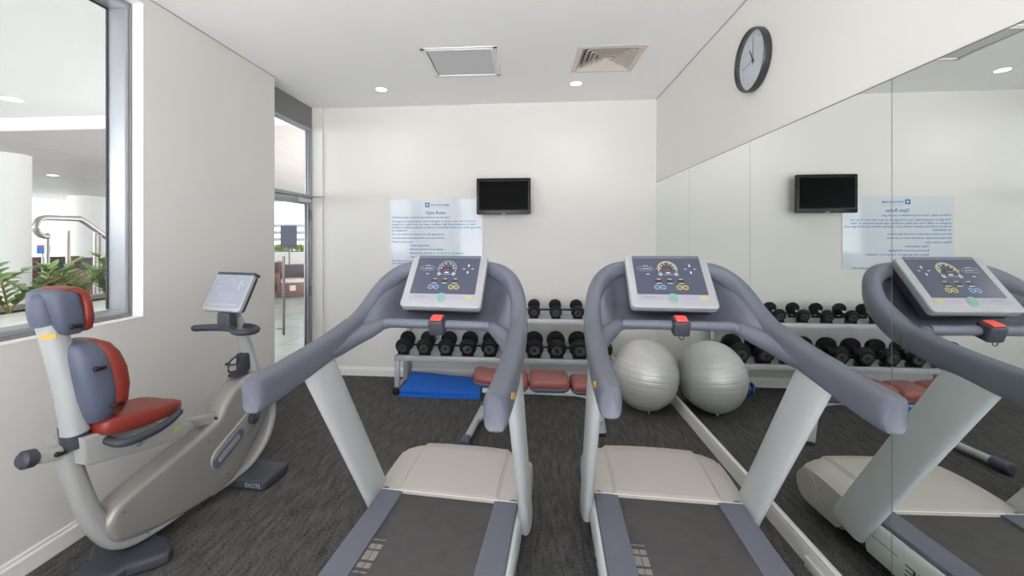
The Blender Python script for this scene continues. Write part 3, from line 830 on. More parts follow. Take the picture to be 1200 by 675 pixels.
# ------------------------------------------------------------------ recumbent exercise bike
def make_bike():
    t = empty('exercise_bike', (-1.935, 1.95, 0), math.radians(-6.0))
    tag(t, 'grey recumbent exercise bike with red seat below the window', 'exercise bike')
    def rounded(poly, k=3):
        P = list(poly); P = [P[-1]]+P+[P[0], P[1]]
        out = []
        for i in range(1, len(P)-2):
            for j in range(k):
                u = j/k
                out.append(tuple(.5*((2*b)+(-a+c)*u+(2*a-5*b+4*c-d)*u*u+(-a+3*b-3*c+d)*u**3) for a, b, c, d in zip(P[i-1], P[i], P[i+1], P[i+2])))
        return out
    # feet
    bm = BM(); prism(bm, [(-.215, -.02), (-.205, .015), (-.12, .062), (0, .085), (.12, .062), (.205, .015), (.215, -.02), (.19, -.06), (.11, -.13), (.07, -.36), (-.07, -.36), (-.11, -.13), (-.19, -.06)], 'z', 0, .062, .02, 4)
    finish('rear_foot', bm, 'dark', t)
    bm = BM(); prism(bm, [(-.245, .60), (-.235, .575), (.235, .575), (.25, .60), (.255, .76), (.235, .815), (-.235, .815), (-.25, .76)], 'z', 0, .066, .02, 4)
    o = finish('front_foot', bm, 'dark', t)
    bm = BM(); add_text(bm, 'EXCITE', T((.12, .5735, .022)) @ RX(PI/2), width=.105, height=.026); flat('lettering', bm, 'textg', o)
    # column carrying the rail
    bm = BM(); sweep(bm, [(0, .22, .075, .012, .05), (0, .08, .084, .022, .052), (0, -.03, .100, .028, .050), (0, -.10, .142, .036, .046), (0, -.155, .225, .041, .043), (0, -.20, .32, .042, .041), (0, -.25, .48, .040, .040), (0, -.295, .655, .038, .040)], .05, up=(1, 0, 0), n=22, k=5, p=2.4)
    finish('rear_column', bm, 'post', t)
    # sloping casing
    body = rounded([(-.09, .138), (-.15, .182), (-.172, .245), (-.155, .30), (-.09, .345), (.10, .40), (.30, .447), (.43, .492), (.48, .56), (.56, .635), (.66, .675), (.76, .672), (.86, .62), (.90, .54), (.86, .40), (.76, .27), (.66, .165), (.54, .075), (.35, .064), (.12, .086)], 4)
    bm = BM(); prism(bm, body, 'x', -.066, .066, .030, 5); cas = finish('casing', bm, 'casing', t, angle=60)
    bm = BM()
    for y, z in ((-.105, .285), (.01, .115), (.36, .40), (.50, .14)):
        cyl(bm, (.064, y, z), (.0685, y, z), .008, 14)
    finish_each('screw', bm, 'alud', cas)
    # raised arm on the casing with the badge
    ang = math.radians(27)
    bm = BM(); prism(bm, rrect(.54, .135, .067, 10), 'z', 0, .014, .008, 3)
    mt = T((.060, .62, .36)) @ Matrix(((0, 0, 1, 0), (1, 0, 0, 0), (0, 1, 0, 0), (0, 0, 0, 1))) @ RZ(ang)
    xf(bm, bm.verts, mt); o = finish('crank_cover', bm, 'casing', t)
    bm = BM(); prism(bm, rrect(.25, .068, .033, 8), 'z', .014, .019, .002); xf(bm, bm.verts, mt @ T((-.14, 0, 0))); finish('badge', bm, 'board', o)
    bm = BM(); arc = rrect(.175, .032, .008, 4)
    prism(bm, arc, 'z', .019, .0205); xf(bm, bm.verts, mt @ T((-.14, 0, 0))); finish('badge_border', bm, 'silver', o)
    bm = BM(); add_text(bm, 'TECHNOGYM', mt @ T((-.218, -.007, .0209)), width=.156, height=.016); flat('badge_lettering', bm, 'board', o)
    for s in (-1, 1):
        bm = BM(); cyl(bm, (s*.07, .68, .40), (s*.105, .68, .40), .036, 24, bev=.006)
        dy, dz = s*.20, s*.14
        sweep(bm, [(s*.095, .68, .40, .016, .012), (s*.10, .68+dy*.6, .40+dz*.6, .014, .011), (s*.105, .68+dy, .40+dz, .016, .012)], .014, n=12)
        o = finish('pedal_crank', bm, 'dark', t)
        bm = BM(); box(bm, (.11 if s > 0 else -.20, .635+dy, .39+dz), (.20 if s > 0 else -.11, .725+dy, .412+dz), .008); finish('pedal', bm, 'blk', o)
    # curved front support
    bm = BM(); sweep(bm, [(0, .42, .062, .016, .05), (0, .60, .066, .020, .05), (0, .74, .095, .024, .05), (0, .86, .17, .028, .048), (0, .925, .28, .03, .046), (0, .93, .40, .03, .044), (0, .88, .52, .03, .04)], .05, up=(1, 0, 0), n=20, k=5, p=2.6)
    finish('front_support', bm, 'post', t)
    # rail
    rail = lambda y: .590-.225*y
    bm = BM()
    vs = box(bm, (-.024, -.40, -.028), (.028, .52, .028), .012, 3)
    for v in bm.verts: v.co.z += rail(v.co.y)
    for v in bm.verts:
        if v.co.y > .3: v.co.x *= 1.25
    o = finish('seat_rail', bm, 'post', t)
    bm = BM(); cyl(bm, (.002, -.452, rail(-.45)), (.002, -.396, rail(-.4)), .035, 24, bev=.012); finish('end_cap', bm, 'dark', o)
    def lever(p, parent, rz=0):
        bm = BM(); cyl(bm, (0, 0, 0), (.012, 0, 0), .011, 14, bev=.002); box(bm, (.010, -.010, -.008), (.020, .034, .008), .005)
        return finish('lever', bm, 'blk', parent, loc=p, rot=(rz, 0, 0))
    lever((.026, -.345, rail(-.345)), o); lever((.032, .44, rail(.44)), o)
    # seat carrier
    bm = BM()
    prism(bm, [(-.30, .72), (-.285, .60), (-.26, .585), (-.02, .535), (.18, .505), (.25, .53), (.22, .57), (.0, .655), (-.1, .70)], 'x', -.06, .095, .012)
    o = finish('seat_carrier', bm, 'post', t)
    bm = BM(); cyl(bm, (.094, -.06, .585), (.102, -.06, .585), .014, 16, bev=.003); finish('bolt', bm, 'alud', o)
    bm = BM(); prism(bm, [(.11, .565), (.16, .555), (.15, .575), (.12, .585)], 'x', .09, .0965); finish('yellow_label', bm, 'yel', o)
    # seat cushion
    bm = BM(); rings = []
    for y, w, zt, th in ((-.245, .075, .748, .02), (-.24, .10, .762, .05), (-.22, .115, .770, .075), (-.16, .124, .766, .085), (-.08, .13, .757, .085), (.02, .134, .747, .08), (.085, .128, .738, .07), (.12, .11, .728, .05), (.132, .07, .715, .02)):
        pts = []
        for i in range(28):
            a = 2*PI*i/28; c, s_ = math.cos(a), math.sin(a)
            x = w*math.copysign(abs(c)**.45, c); zz = math.copysign(abs(s_)**.5, s_)
            z = zt-th/2+th/2*zz + (.018*(abs(x)/.2)**2 if zz > 0 else 0)
            pts.append((x+.03, y, z))
        rings.append(ring(bm, pts))
    loft(bm, rings); finish('seat', bm, 'leather', t, angle=60)
    # side handles
    for s in (-1, 1):
        bm = BM(); tube(bm, [(.02+s*.04, -.19, .668), (.02+s*.10, -.21, .668), (.02+s*.15, -.205, .662), (.02+s*.168, -.155, .656), (.02+s*.168, -.06, .656), (.02+s*.16, .02, .668), (.02+s*.152, .075, .688)], .0185, 14, k=6, dome=.016); finish('seat_handle', bm, 'dark', t)
    # back post
    bm = BM(); sweep(bm, [(.036, -.285, .735, .046, .048), (.036, -.292, .80, .045, .048), (.036, -.315, .95, .044, .048), (.034, -.345, 1.10, .043, .047), (.032, -.37, 1.21, .042, .045), (.03, -.38, 1.245, .038, .041)], .05, up=(1, 0, 0), n=22, k=4, p=2.5)
    o = finish('back_post', bm, 'post2', t)
    bm = BM(); sweep(bm, [(.03, -.276, .675, .044, .046), (.03, -.281, .71, .046, .047), (.03, -.288, .770, .045, .047)], .05, up=(1, 0, 0), n=22, k=3, p=2.5); finish('post_cuff', bm, 'dark', o)
    bm = BM(); plate(bm, rrect(.046, .02, .004), 0, .002); xf(bm, bm.verts, T((.0625, -.396, 1.165)) @ RZ(math.radians(40)) @ RX(math.radians(96))); finish('maker_label', bm, 'gold', o)
    # backrest shell, cushion
    def pad(name, m, secs, parent, ex=2.6, dz_=.018, ymap=lambda y: -.345+(y+.315)*.78):
        bm = BM(); rings = []
        for z, w, y0, y1 in secs:
            cy, hy = (y0+y1)/2, (y1-y0)/2
            rings.append(ring(bm, [(x*.60+.03, ymap(cy+yy), z-dz_) for x, yy in sellipse(w, hy, ex, 30)]))
        loft(bm, rings); return finish(name, bm, m, parent, angle=65)
    shell = pad('backrest_shell', 'vnavy', [(.775, .10, -.20, -.13), (.785, .15, -.225, -.10), (.82, .175, -.245, -.085), (.90, .19, -.275, -.085), (1.0, .19, -.30, -.105), (1.08, .175, -.315, -.135), (1.125, .14, -.315, -.175), (1.142, .08, -.30, -.21)], t, 3.2)
    pad('backrest_cushion', 'leather', [(.785, .11, -.15, -.085), (.80, .16, -.15, -.045), (.85, .186, -.15, -.025), (.92, .196, -.155, -.02), (1.0, .196, -.175, -.035), (1.07, .18, -.195, -.07), (1.115, .15, -.215, -.11), (1.14, .09, -.235, -.165)], t, 2.8)
    for z, y in ((1.025, -.245), (.845, -.175)): lever((.143, y-.04, z-.018), shell)
    hmap = lambda y: -.415+(y+.43)*.64
    head = pad('headrest_shell', 'vnavy', [(1.160, .10, -.335, -.235), (1.170, .13, -.365, -.225), (1.20, .145, -.39, -.225), (1.26, .15, -.415, -.235), (1.31, .147, -.43, -.25), (1.338, .135, -.43, -.265), (1.35, .10, -.41, -.285)], t, 3.6, 0, hmap)
    pad('headrest_cushion', 'leather', [(1.167, .11, -.245, -.205), (1.177, .14, -.255, -.188), (1.22, .155, -.26, -.186), (1.28, .157, -.27, -.198), (1.325, .15, -.285, -.215), (1.348, .13, -.375, -.24), (1.356, .10, -.36, -.26)], t, 3.2, 0, hmap)
    bm = BM(); sweep(bm, [(.03, -.380, 1.215, .048, .050), (.03, -.392, 1.26, .047, .049), (.03, -.400, 1.31, .04, .042), (.03, -.40, 1.335, .025, .025)], .05, up=(1, 0, 0), n=20, k=4); finish('headrest_knuckle', bm, 'vnavy', t)
    lever((.123, -.36, 1.20), head)
    # console post, handlebar, console
    bm = BM(); sweep(bm, [(0, .80, .60, .048, .046), (0, .76, .72, .040, .040), (0, .715, .86, .037, .037), (0, .665, .99, .034, .034), (0, .63, 1.06, .03, .032)], .04, up=(1, 0, 0), n=20, k=5)
    finish('console_post', bm, 'post2', t)
    bm = BM()
    tube(bm, [(-.165, .50, 1.005), (-.158, .49, 1.005), (-.11, .535, 1.0), (-.06, .545, 1.0), (.0, .545, 1.0), (.06, .535, .998), (.12, .49, .995), (.165, .50, .99), (.185, .56, .985), (.155, .63, .985), (.08, .665, .99), (0, .67, .99)], .019, 14, k=6)
    tube(bm, [(-.165, .50, 1.005), (-.178, .55, .998), (-.15, .62, .988), (-.08, .66, .985), (0, .67, .99)], .017, 12, k=6)
    o = finish('handlebar', bm, 'dark', t)
    bm = BM(); box(bm, (-.045, .525, .985), (.045, .60, 1.10), .015, 3); finish('console_neck', bm, 'dark', t)
    bm = BM()
    for x in (-.028, .028): tube(bm, [(x, .70, .80), (x, .655, .79), (x*1.3, .62, .765), (x*1.3, .615, .71), (x, .66, .70), (x, .70, .705)], .006, 8, k=4)
    tube(bm, [(-.036, .625, .765), (-.03, .585, .767), (0, .565, .768), (.03, .585, .767), (.036, .625, .765)], .006, 8, k=4)
    box(bm, (-.034, .60, .675), (.034, .70, .70), .008); box(bm, (-.03, .665, .70), (.03, .72, .81), .006)
    finish('bottle_holder', bm, 'dark', t)
    c = empty('console', (-.02, .595, 1.218)); c.parent = t; c.rotation_euler = (math.radians(62), 0, math.radians(-6))
    W, Hh = .30, .255
    bm = BM(); prism(bm, rrect(W, Hh, .02, 6), 'z', -.024, .004, .007); finish('bezel', bm, 'silver', c)
    bm = BM(); prism(bm, rrect(W-.02, Hh-.02, .018, 5), 'z', -.052, -.018, .01); finish('rear_housing', bm, 'dark', c)
    bm = BM(); prism(bm, rrect(W-.032, Hh-.036, .008, 3, 0, .006), 'z', .0035, .0052); finish('face_panel', bm, 'face2', c, smooth=False)
    bm = BM(); prism(bm, rrect(W+.006, .018, .006, 3, .006, Hh/2-.006), 'z', -.04, .0075, .003); finish('top_ledge', bm, 'dark', c)
    z0, z1 = .0051, .0060
    bm = BM(); arc_band(bm, -.005, .045, .036, .041, -25, 205, z0, z1); arc_band(bm, -.005, .045, .025, .027, 0, 359, z0, z1)
    box(bm, (-.1, .06, z0), (-.06, .063, z1)); box(bm, (-.1, .03, z0), (-.06, .033, z1)); box(bm, (-.085, .004, z0), (-.07, .010, z1))
    finish('gauge_print', bm, 'strip', c, smooth=False)
    bm = BM()
    for k in range(3):
        for y in (-.018, -.048): arc_band(bm, -.045+k*.042, y, .009, .012, 0, 359, z0, z1, 18)
    finish_each('key_ring', bm, 'strip', c, smooth=False)
    bm = BM()
    for dx, dy, w, h in ((0, .018, .006, .012), (0, -.018, .006, .012), (-.018, 0, .010, .004), (.018, 0, .010, .004)): prism(bm, rrect(w, h, .0015, 2, .078+dx, .045+dy), 'z', z0, z1)
    finish_each('cursor_key', bm, 'white', c, smooth=False)
    bm = BM(); box(bm, (-.11, -.092, z0), (.11, -.078, z1)); finish('lower_strip', bm, 'strip', c, smooth=False)
    return t
make_bike()

# ------------------------------------------------------------------ dumbbell rack and dumbbells
rx0, rx1 = -1.372, .80
rack = empty('dumbbell_rack', ((rx0+rx1)/2, 4.36, 0)); tag(rack, 'grey two tier steel dumbbell rack along the back wall', 'dumbbell rack')
def rbox(bm, lo, hi, bev=.003):
    box(bm, [a-b for a, b in zip(lo, rack.location)], [a-b for a, b in zip(hi, rack.location)], bev)
for y0, z0, m in ((4.205, .325, 'lower'), (4.36, .685, 'upper')):
    bm = BM()
    # tray: front rail, rear rail, folded sheet between
    rbox(bm, (rx0, y0, z0), (rx1, y0+.04, z0+.052), .004)
    rbox(bm, (rx0, y0+.215, z0+.065), (rx1, y0+.25, z0+.105), .004)
    sec = [(y0+.03, z0+.018), (y0+.225, z0+.075), (y0+.225, z0+.071), (y0+.03, z0+.013)]
    rings = [ring(bm, [(x-rack.location.x, y-rack.location.y, z) for y, z in sec]) for x in (rx0+.02, rx1-.02)]
    loft(bm, rings)
    finish(m+'_tray', bm, 'rack', rack)
    bm = BM(); rbox(bm, (rx0+.03, y0+.205, z0+.105), (rx1-.03, y0+.245, z0+.118), .003); finish('rubber_strip', bm, 'rub', rack)
for x in (rx0+.004, rx1-.05):
    bm = BM()
    rbox(bm, (x, 4.18, .02), (x+.046, 4.62, .062)); finish('floor_runner', bm, 'rack', rack)
    bm = BM(); rbox(bm, (x, 4.21, .06), (x+.046, 4.25, .33)); finish('front_post', bm, 'rack', rack)
    bm = BM(); rbox(bm, (x+.02, 4.44, .06), (x+.066, 4.49, .40)); rbox(bm, (x+.02, 4.56, .06), (x+.066, 4.61, .80)); rbox(bm, (x+.022, 4.40, .72), (x+.062, 4.60, .765)); rbox(bm, (x+.022, 4.25, .345), (x+.062, 4.6, .385)); finish_each('rear_post', bm, 'rack', rack)
    for y in (4.165, 4.60):
        bm = BM(); rbox(bm, (x-.003, y, 0), (x+.049, y+.035, .066), .004); finish('rubber_foot', bm, 'blk', rack)
    bm = BM(); cyl(bm, (x+.023-rack.location.x, 4.225-4.36, .377), (x+.023-rack.location.x, 4.225-4.36, .382), .011, 16); finish('tube_plug', bm, 'blk', rack)

def dumbbell_proto(rad, hl):
    """Round head dumbbell: axis along local y, centre at origin."""
    t = empty('dumbbell')
    k = rad/.09
    MY = RX(-PI/2)
    bm = BM(); cyl(bm, (0, -hl-.01, 0), (0, hl+.01, 0), .0155, 16); finish('handle', bm, 'chrome', t)
    for s in (-1, 1):
        bm = BM(); L = .075*k
        prof = [(.0005, hl), (rad*.62, hl), (rad*.94, hl+.006), (rad, hl+.014), (rad, hl+L*.46), (rad*.97, hl+L*.53), (rad*.84, hl+L*.56), (rad*.82, hl+L*.60), (rad*.82, hl+L*.86), (rad*.78, hl+L*.95), (rad*.55, hl+L), (rad*.50, hl+L*.985), (rad*.46, hl+L*.93), (rad*.30, hl+L*.93), (.0005, hl+L*.93)]
        mt = MY if s > 0 else MY @ RX(PI)
        lathe(bm, prof, mt, 36); h = finish('head', bm, 'rub', t)
        bm = BM(); yy = hl+L*.93
        lathe(bm, [(.0005, yy), (rad*.21, yy), (rad*.23, yy+.002), (rad*.20, yy+.012), (.0005, yy+.013)], mt, 20); finish('end_bolt', bm, 'blk', h)
        bm = BM(); lathe(bm, [(rad*.47, hl+L*.962), (rad*.50, hl+L*.99), (rad*.535, hl+L*1.004), (rad*.49, hl+L*1.0)], mt, 36); finish('glint_ring', bm, 'ring', h)
    return t
def copy_tree(o, parent=None):
    c = o.copy(); COL.objects.link(c)
    if parent is not None: c.parent = parent
    for ch in o.children: copy_tree(ch, c)
    return c
ORD = ['first', 'second', 'third', 'fourth', 'fifth', 'sixth', 'seventh', 'eighth', 'ninth', 'tenth']
TILT = math.radians(14.5)
def saddle(x, y, z, w):
    bm = BM()
    prism(bm, [(-w/2, -.035), (w/2, -.035), (w*.62, .012), (w*.42, .004), (0, -.012), (-w*.42, .004), (-w*.62, .012)], 'y', -.028, .028, .003)
    return finish('saddle', bm, 'blk', rack, loc=(x-rack.location.x, y-rack.location.y, z), rot=(TILT, 0, 0))
for tier, n0, n1, y0, z0 in (('lower', 0, 9, 4.205, .325), ('upper', 1, 9, 4.36, .685)):
    for i in range(n0, n1+1):
        x = -1.289+.219*i
        big = (.080+.0018*i) if tier == 'lower' else .060+.0006*i
        hl = .062 if tier == 'lower' else .066
        cy, cz = y0+.128, z0+.05+big*1.02+.026
        d = dumbbell_proto(big, hl)
        if tier == 'upper' and i > 1: pass
        d.location = (x, cy, cz); d.rotation_euler = (TILT, 0, 0)
        if tier == 'lower':
            lab = 'large dumbbell on the lower tier, %s from the end by the door' % ORD[i-n0]
        else:
            lab = 'small dumbbell on the upper tier, %s from the end by the door' % ORD[i-n0]
        tag(d, lab, 'dumbbell', 'dumbbells on the %s tier' % tier)
        off = hl+.02*big/.09
        for s in (-1, 1):
            a = (hl+.022)*s
            saddle(x, cy+a*math.cos(TILT)+big*math.sin(TILT)*.9, cz+a*math.sin(TILT)-big*.93*math.cos(TILT), big*1.15)

# ------------------------------------------------------------------ ball, folded mat, roller
t = tag(empty('exercise_ball', (1.026, 4.01, 0)), 'large silver grey exercise ball on the carpet against the mirrors', 'exercise ball')
bm = BM(); prof = []
for i in range(193):
    a = -PI/2+PI*i/192
    rr, zz = .286*math.cos(a), .315+.313*math.sin(a)
    rr -= .0022*max(0, math.cos(a*40))**8*(1 if abs(a) < 1.15 else .3)
    prof.append((max(rr, .0005), zz))
prof[0] = (.0005, .001); 
for i in range(1, 16): prof[i] = (prof[i][0], max(prof[i][1], .0015))
lathe(bm, prof, T((0, 0, .315)) @ RY(.10) @ RX(-.06) @ T((0, 0, -.315)), 72); bl = finish('ball_skin', bm, 'ball', t, angle=80)
bl.rotation_euler = (0, 0, 0)
bm = BM(); cyl(bm, (0, -.115, .022), (0, -.125, .015), .009, 14); finish('air_plug', bm, 'white', t)

# folded blue mat: a thick sheet folded over on itself, higher at the back
t = tag(empty('folded_mat', (-.885, 4.33, 0)), 'folded blue vinyl exercise mat on the floor under the rack', 'exercise mat')
def mat_layer(name, secs, th):
    """secs: (y, z) centre line of the sheet, from front to back; x runs the width with slight sag."""
    bm = BM(); NX = 14; rings = []
    sec = smooth_path(secs, 5)
    outline = []
    n = len(sec)
    for i, (y, z) in enumerate(sec):
        a = sec[max(i-1, 0)]; b = sec[min(i+1, n-1)]
        d = Vector((b[0]-a[0], b[1]-a[1])).normalized(); nn = Vector((-d.y, d.x))
        outline.append((Vector((y, z))+nn*th/2, Vector((y, z))-nn*th/2))
    loop = [q[0] for q in outline]+[q[1] for q in reversed(outline)]
    for k in range(NX+1):
        u = k/NX; x = -.385+.77*u
        lift = .62+.38*(1-u)**1.4
        shear = -.06*u+.02
        rings.append(ring(bm, [(x+(.03*(1-u))*(q[0]/.3), q[0], max(q[1]*(lift if q[1] > .03 else 1), .0005)) for q in loop]))
    loft(bm, rings); return finish(name, bm, 'mat_blue', t, angle=50)
mat_layer('mat_sheet', [(-.215, .0135), (-.05, .0135), (.12, .0135), (.185, .022), (.207, .055), (.195, .10), (.15, .128), (.08, .118), (.0, .090), (-.10, .064), (-.19, .047)], .024)

t = tag(empty('ankle_weight_roll', (.50, 4.50, 0)), 'small blue and black rolled weight on the carpet beside the silver ball', 'ankle weight')
bm = BM(); lathe(bm, [(.0005, -.075), (.040, -.075), (.052, -.065), (.055, -.05), (.055, .05), (.052, .065), (.040, .075), (.0005, .075)], T((0, 0, .057)) @ RZ(.35) @ RY(PI/2), 28); o = finish('roll', bm, 'mat_blue', t)
bm = BM()
for a in (-.045, .05): lathe(bm, [(.0545, -.012), (.0585, -.01), (.0585, .01), (.0545, .012)], T((0, 0, .058)) @ RZ(.35) @ RY(PI/2) @ T((0, 0, a)), 28)
finish('strap', bm, 'blk', t)
bm = BM(); box(bm, (.02, -.07, .07), (.085, .03, .128), .012, mtx=RZ(.35)); finish('buckle', bm, 'blk', t)

# ------------------------------------------------------------------ weight bench
t = tag(empty('weight_bench', (0, 3.46, 0), math.radians(1.5)), 'padded red weight bench behind the treadmills in front of the rack', 'weight bench')
def bpad(name, x0, x1, z, hw, th, tilt=0., taper0=1., taper1=1., mid=1.):
    cx = (x0+x1)/2; hx = (x1-x0)/2
    def body(zs, m, nm, par, sc):
        bm = BM(); rings = []
        for i, (zz, inset) in enumerate(zs):
            poly = rrect(2*(hx-inset), 2*(hw-inset), max(.035-inset*.4, .01), 6)
            out = []
            for px, py in poly:
                u = (px/hx+1)/2
                w = taper0*(1-u)+taper1*u
                w = w+(mid-1)*math.sin(PI*u)
                out.append((px, py*w, zz+(.012*(1-(py/hw)**2) if i == len(zs)-1 else 0)))
            rings.append(ring(bm, out))
        loft(bm, rings)
        o = finish(nm, bm, m, par, angle=60); return o
    e = body([(0, .014), (.012, .003), (th*.55, 0), (th*.8, .004), (th*.95, .014), (th, .03)], 'leather2', name, t, 1)
    e.location = (cx, 0, z); e.rotation_euler = (0, tilt, 0)
    b = body([(-.030, .03), (-.014, .010), (0, .004), (.004, .006)], 'vnavy', 'pad_underside', e, 1)
    return e
bpad('head_pad', -.475, -.245, .405, .115, .075, math.radians(9), .85, 1.0)
bpad('back_pad', -.238, -.028, .385, .13, .075, math.radians(2), 1., 1.)
bpad('middle_pad', -.02, .292, .385, .135, .08, 0, .95, .9, 1.12)
bpad('seat_pad', .305, .515, .365, .12, .075, math.radians(2), .98, .92)
bm = BM(); sweep(bm, [(-.44, .12, .045, .028, .03), (-.38, .09, .12, .028, .03), (-.29, .04, .26, .03, .03), (-.20, .01, .32, .03, .03), (-.08, 0, .335, .03, .028), (.25, 0, .330, .03, .028), (.38, 0, .325, .032, .028), (.46, 0, .30, .04, .026), (.505, 0, .22, .045, .022), (.525, 0, .12, .048, .02), (.54, 0, .012, .05, .02)], .03, up=(0, 1, 0), n=18, k=6, p=2.8)
for v in bm.verts: pass
o = finish('frame', bm, 'lgrey', t)
bm = BM(); box(bm, (.532, -.03, .08), (.552, .03, .11), .003); finish('yellow_label', bm, 'yel', o)
bm = BM(); cyl(bm, (-.497, -.28, .042), (-.415, .40, .042), .028, 20); finish('cross_foot', bm, 'lgrey', t)
for y0, y1 in ((-.345, -.23), (.35, .44)):
    bm = BM(); cyl(bm, (-.463+.12*y0, y0, .042), (-.463+.12*y1, y1, .042), .036, 22, bev=.006); finish('foot_grip', bm, 'vnavy', t)
bm = BM(); box(bm, (.515, -.055, 0), (.575, .055, .016), .005); finish('foot_pad', bm, 'blk', t)
bm = BM()
for x in (-.36, -.13, .13, .41): box(bm, (x-.03, -.08, .335), (x+.03, .08, .372), .004)
finish_each('pad_bracket', bm, 'lgrey', t)

# ------------------------------------------------------------------ terrace outside the glazing
bm = BM(); box(bm, (-24, -4, -.12), (XL-.24, 26, -.002)); struct(finish('terrace_floor', bm, 'tile', smooth=False))
bm = BM(); box(bm, (-18, -4, 3.15), (XL-.22, 5.2, 3.35)); struct(finish('soffit_ceiling', bm, 'ceil', smooth=False))
bm = BM(); box(bm, (-18, 5.2, 2.99), (XL-.22, 16.5, 3.35)); struct(finish('soffit_ceiling_boards', bm, 'soffit', smooth=False))
bm = BM(); box(bm, (-18, 5.16, 2.985), (XL-.22, 5.21, 3.155)); struct(finish('trim_6', bm, 'trim', smooth=False))
bm = BM(); box(bm, (-18, -4.2, 0), (XL-.24, -4, 1.1)); struct(finish('wall_light_block', bm, 'planter', smooth=False))  # unseen low wall, added to hold back sky light from the terrace
def column(x, y, r, label):
    t = struct(empty('column', (x, y, 0)))
    bm = BM(); cyl(bm, (0, 0, 0), (0, 0, 2.99), r, 40); finish('shaft', bm, 'planter', t)
    bm = BM(); cyl(bm, (0, 0, 0), (0, 0, .12), r+.02, 40); finish('base_ring', bm, 'alu', t)
column(-9.1, 6.65, .36, 'a'); column(-15.6, 13.85, .50, 'b')
for x, y, z, s in ((-5.97, 4.45, 3.15, 'seen at the window edge'), (-11.0, 9.0, 2.99, 'beyond the window on the board soffit'), (-4.07, 6.96, 3.15, 'seen through the glass above the door'), (-6.5, 10.2, 2.99, 'farther off above the door')):
    t = empty('soffit_light', (x, y, z)); tag(t, 'round recessed soffit light outside, '+s, 'ceiling light', 'soffit lights on the terrace')
    bm = BM(); lathe(bm, [(.09, -.001), (.105, -.006), (.115, 0), (.09, 0)], n=28); finish('trim_ring', bm, 'trim', t)
    bm = BM(); lathe(bm, [(.0005, -.004), (.092, -.003), (.092, 0)], n=28); finish('lens', bm, 'lamp', t)
# raised planter under the window with leafy plants
pl = tag(empty('window_planter', (-3.3, 1.6, 0)), 'white raised planter ledge outside the window', 'planter')
bm = BM(); box(bm, (-.30, -1.6, 0), (.72, 2.0, 1.05), .01); finish('planter_body', bm, 'planter', pl, smooth=False)
bm = BM(); box(bm, (-.27, -1.55, 1.03), (.0, 1.95, 1.052)); finish('soil_bed', bm, 'soil', pl, smooth=False)
bm = BM(); box(bm, (-.30, -1.6, 1.05), (-.27, 2.0, 1.09), .003); box(bm, (.0, -1.6, 1.05), (.72, 2.0, 1.075), .003); finish('ledge_top', bm, 'planter', pl, smooth=False)
def leaf(bm, p, d, up, L, w):
    d = d.normalized(); s = d.cross(up)
    if s.length < .05: s = Vector((1, 0, 0))
    s.normalize(); nn = s.cross(d)
    def q(a, b, c): return bm.verts.new(p+d*a*L+s*b*w+nn*c*L)
    b0 = q(0, 0, 0); t0 = q(1, 0, -.12)
    m = [q(.25, 0, .03), q(.55, 0, .02), q(.82, 0, -.04)]
    l = [q(.22, .38, .09), q(.5, .5, .08), q(.8, .3, 0)]; r_ = [q(.22, -.38, .09), q(.5, -.5, .08), q(.8, -.3, 0)]
    for e, fl in ((l, 0), (r_, 1)):
        fs = [(b0, m[0], e[0]), (m[0], m[1], e[1], e[0]), (m[1], m[2], e[2], e[1]), (m[2], t0, e[2])]
        for f in fs: bm.faces.new(f if not fl else tuple(reversed(f)))
def zz_plant(x, y, n, hgt, label):
    t = tag(empty('leafy_plant', (x, y, 1.05)), label, 'plant', 'plants in the window planter')
    bl, bs = BM(), BM()
    for k in range(n):
        az = R.uniform(0, 2*PI); lean = R.uniform(.35, .95); h = hgt*R.uniform(.75, 1.1)
        pts = []
        for i in range(7):
            u = i/6; pts.append(Vector((math.cos(az)*lean*h*u**1.5, math.sin(az)*lean*h*u**1.5, h*(u-.18*lean*u*u))))
        tube(bs, [tuple(p) for p in pts], .007, 6)
        for i in range(8):
            u = .22+.78*i/7; f = u*6; a = min(int(f), 5); p = pts[a].lerp(pts[a+1], f-a)
            d = (pts[a+1]-pts[a]).normalized(); side = d.cross(Vector((0, 0, 1))).normalized()
            for s in (-1, 1):
                leaf(bl, p, d*.75+side*s*1.0+Vector((0, 0, R.uniform(-.1, .2))), Vector((0, 0, 1)), R.uniform(.085, .125), R.uniform(.042, .056))
        leaf(bl, pts[-1], (pts[-1]-pts[-2]), Vector((0, 0, 1)), .1, .05)
    finish('foliage', bl, 'leaf', t, smooth=True); finish('stalks', bs, 'stem', t)
spots = [(-3.42, 2.05), (-3.45, 2.30), (-3.40, 2.52), (-3.46, 2.74), (-3.42, 2.98), (-3.45, 3.22), (-3.41, 3.42), (-3.4, 1.8)]
labs = ['leafy plant left of the bike headrest', 'tall leafy plant behind the red headrest', 'leafy plant with a pale stalk behind the headrest', 'leafy plant arching towards the steel rail post', 'leafy plant beside the window gasket', 'leafy plant hidden by the window frame', 'leafy plant at the far end of the planter', 'leafy plant at the picture edge outside the window']
for (x, y), s in zip(spots, labs): zz_plant(x, y, 4, R.uniform(.32, .44), s+', in the white planter')
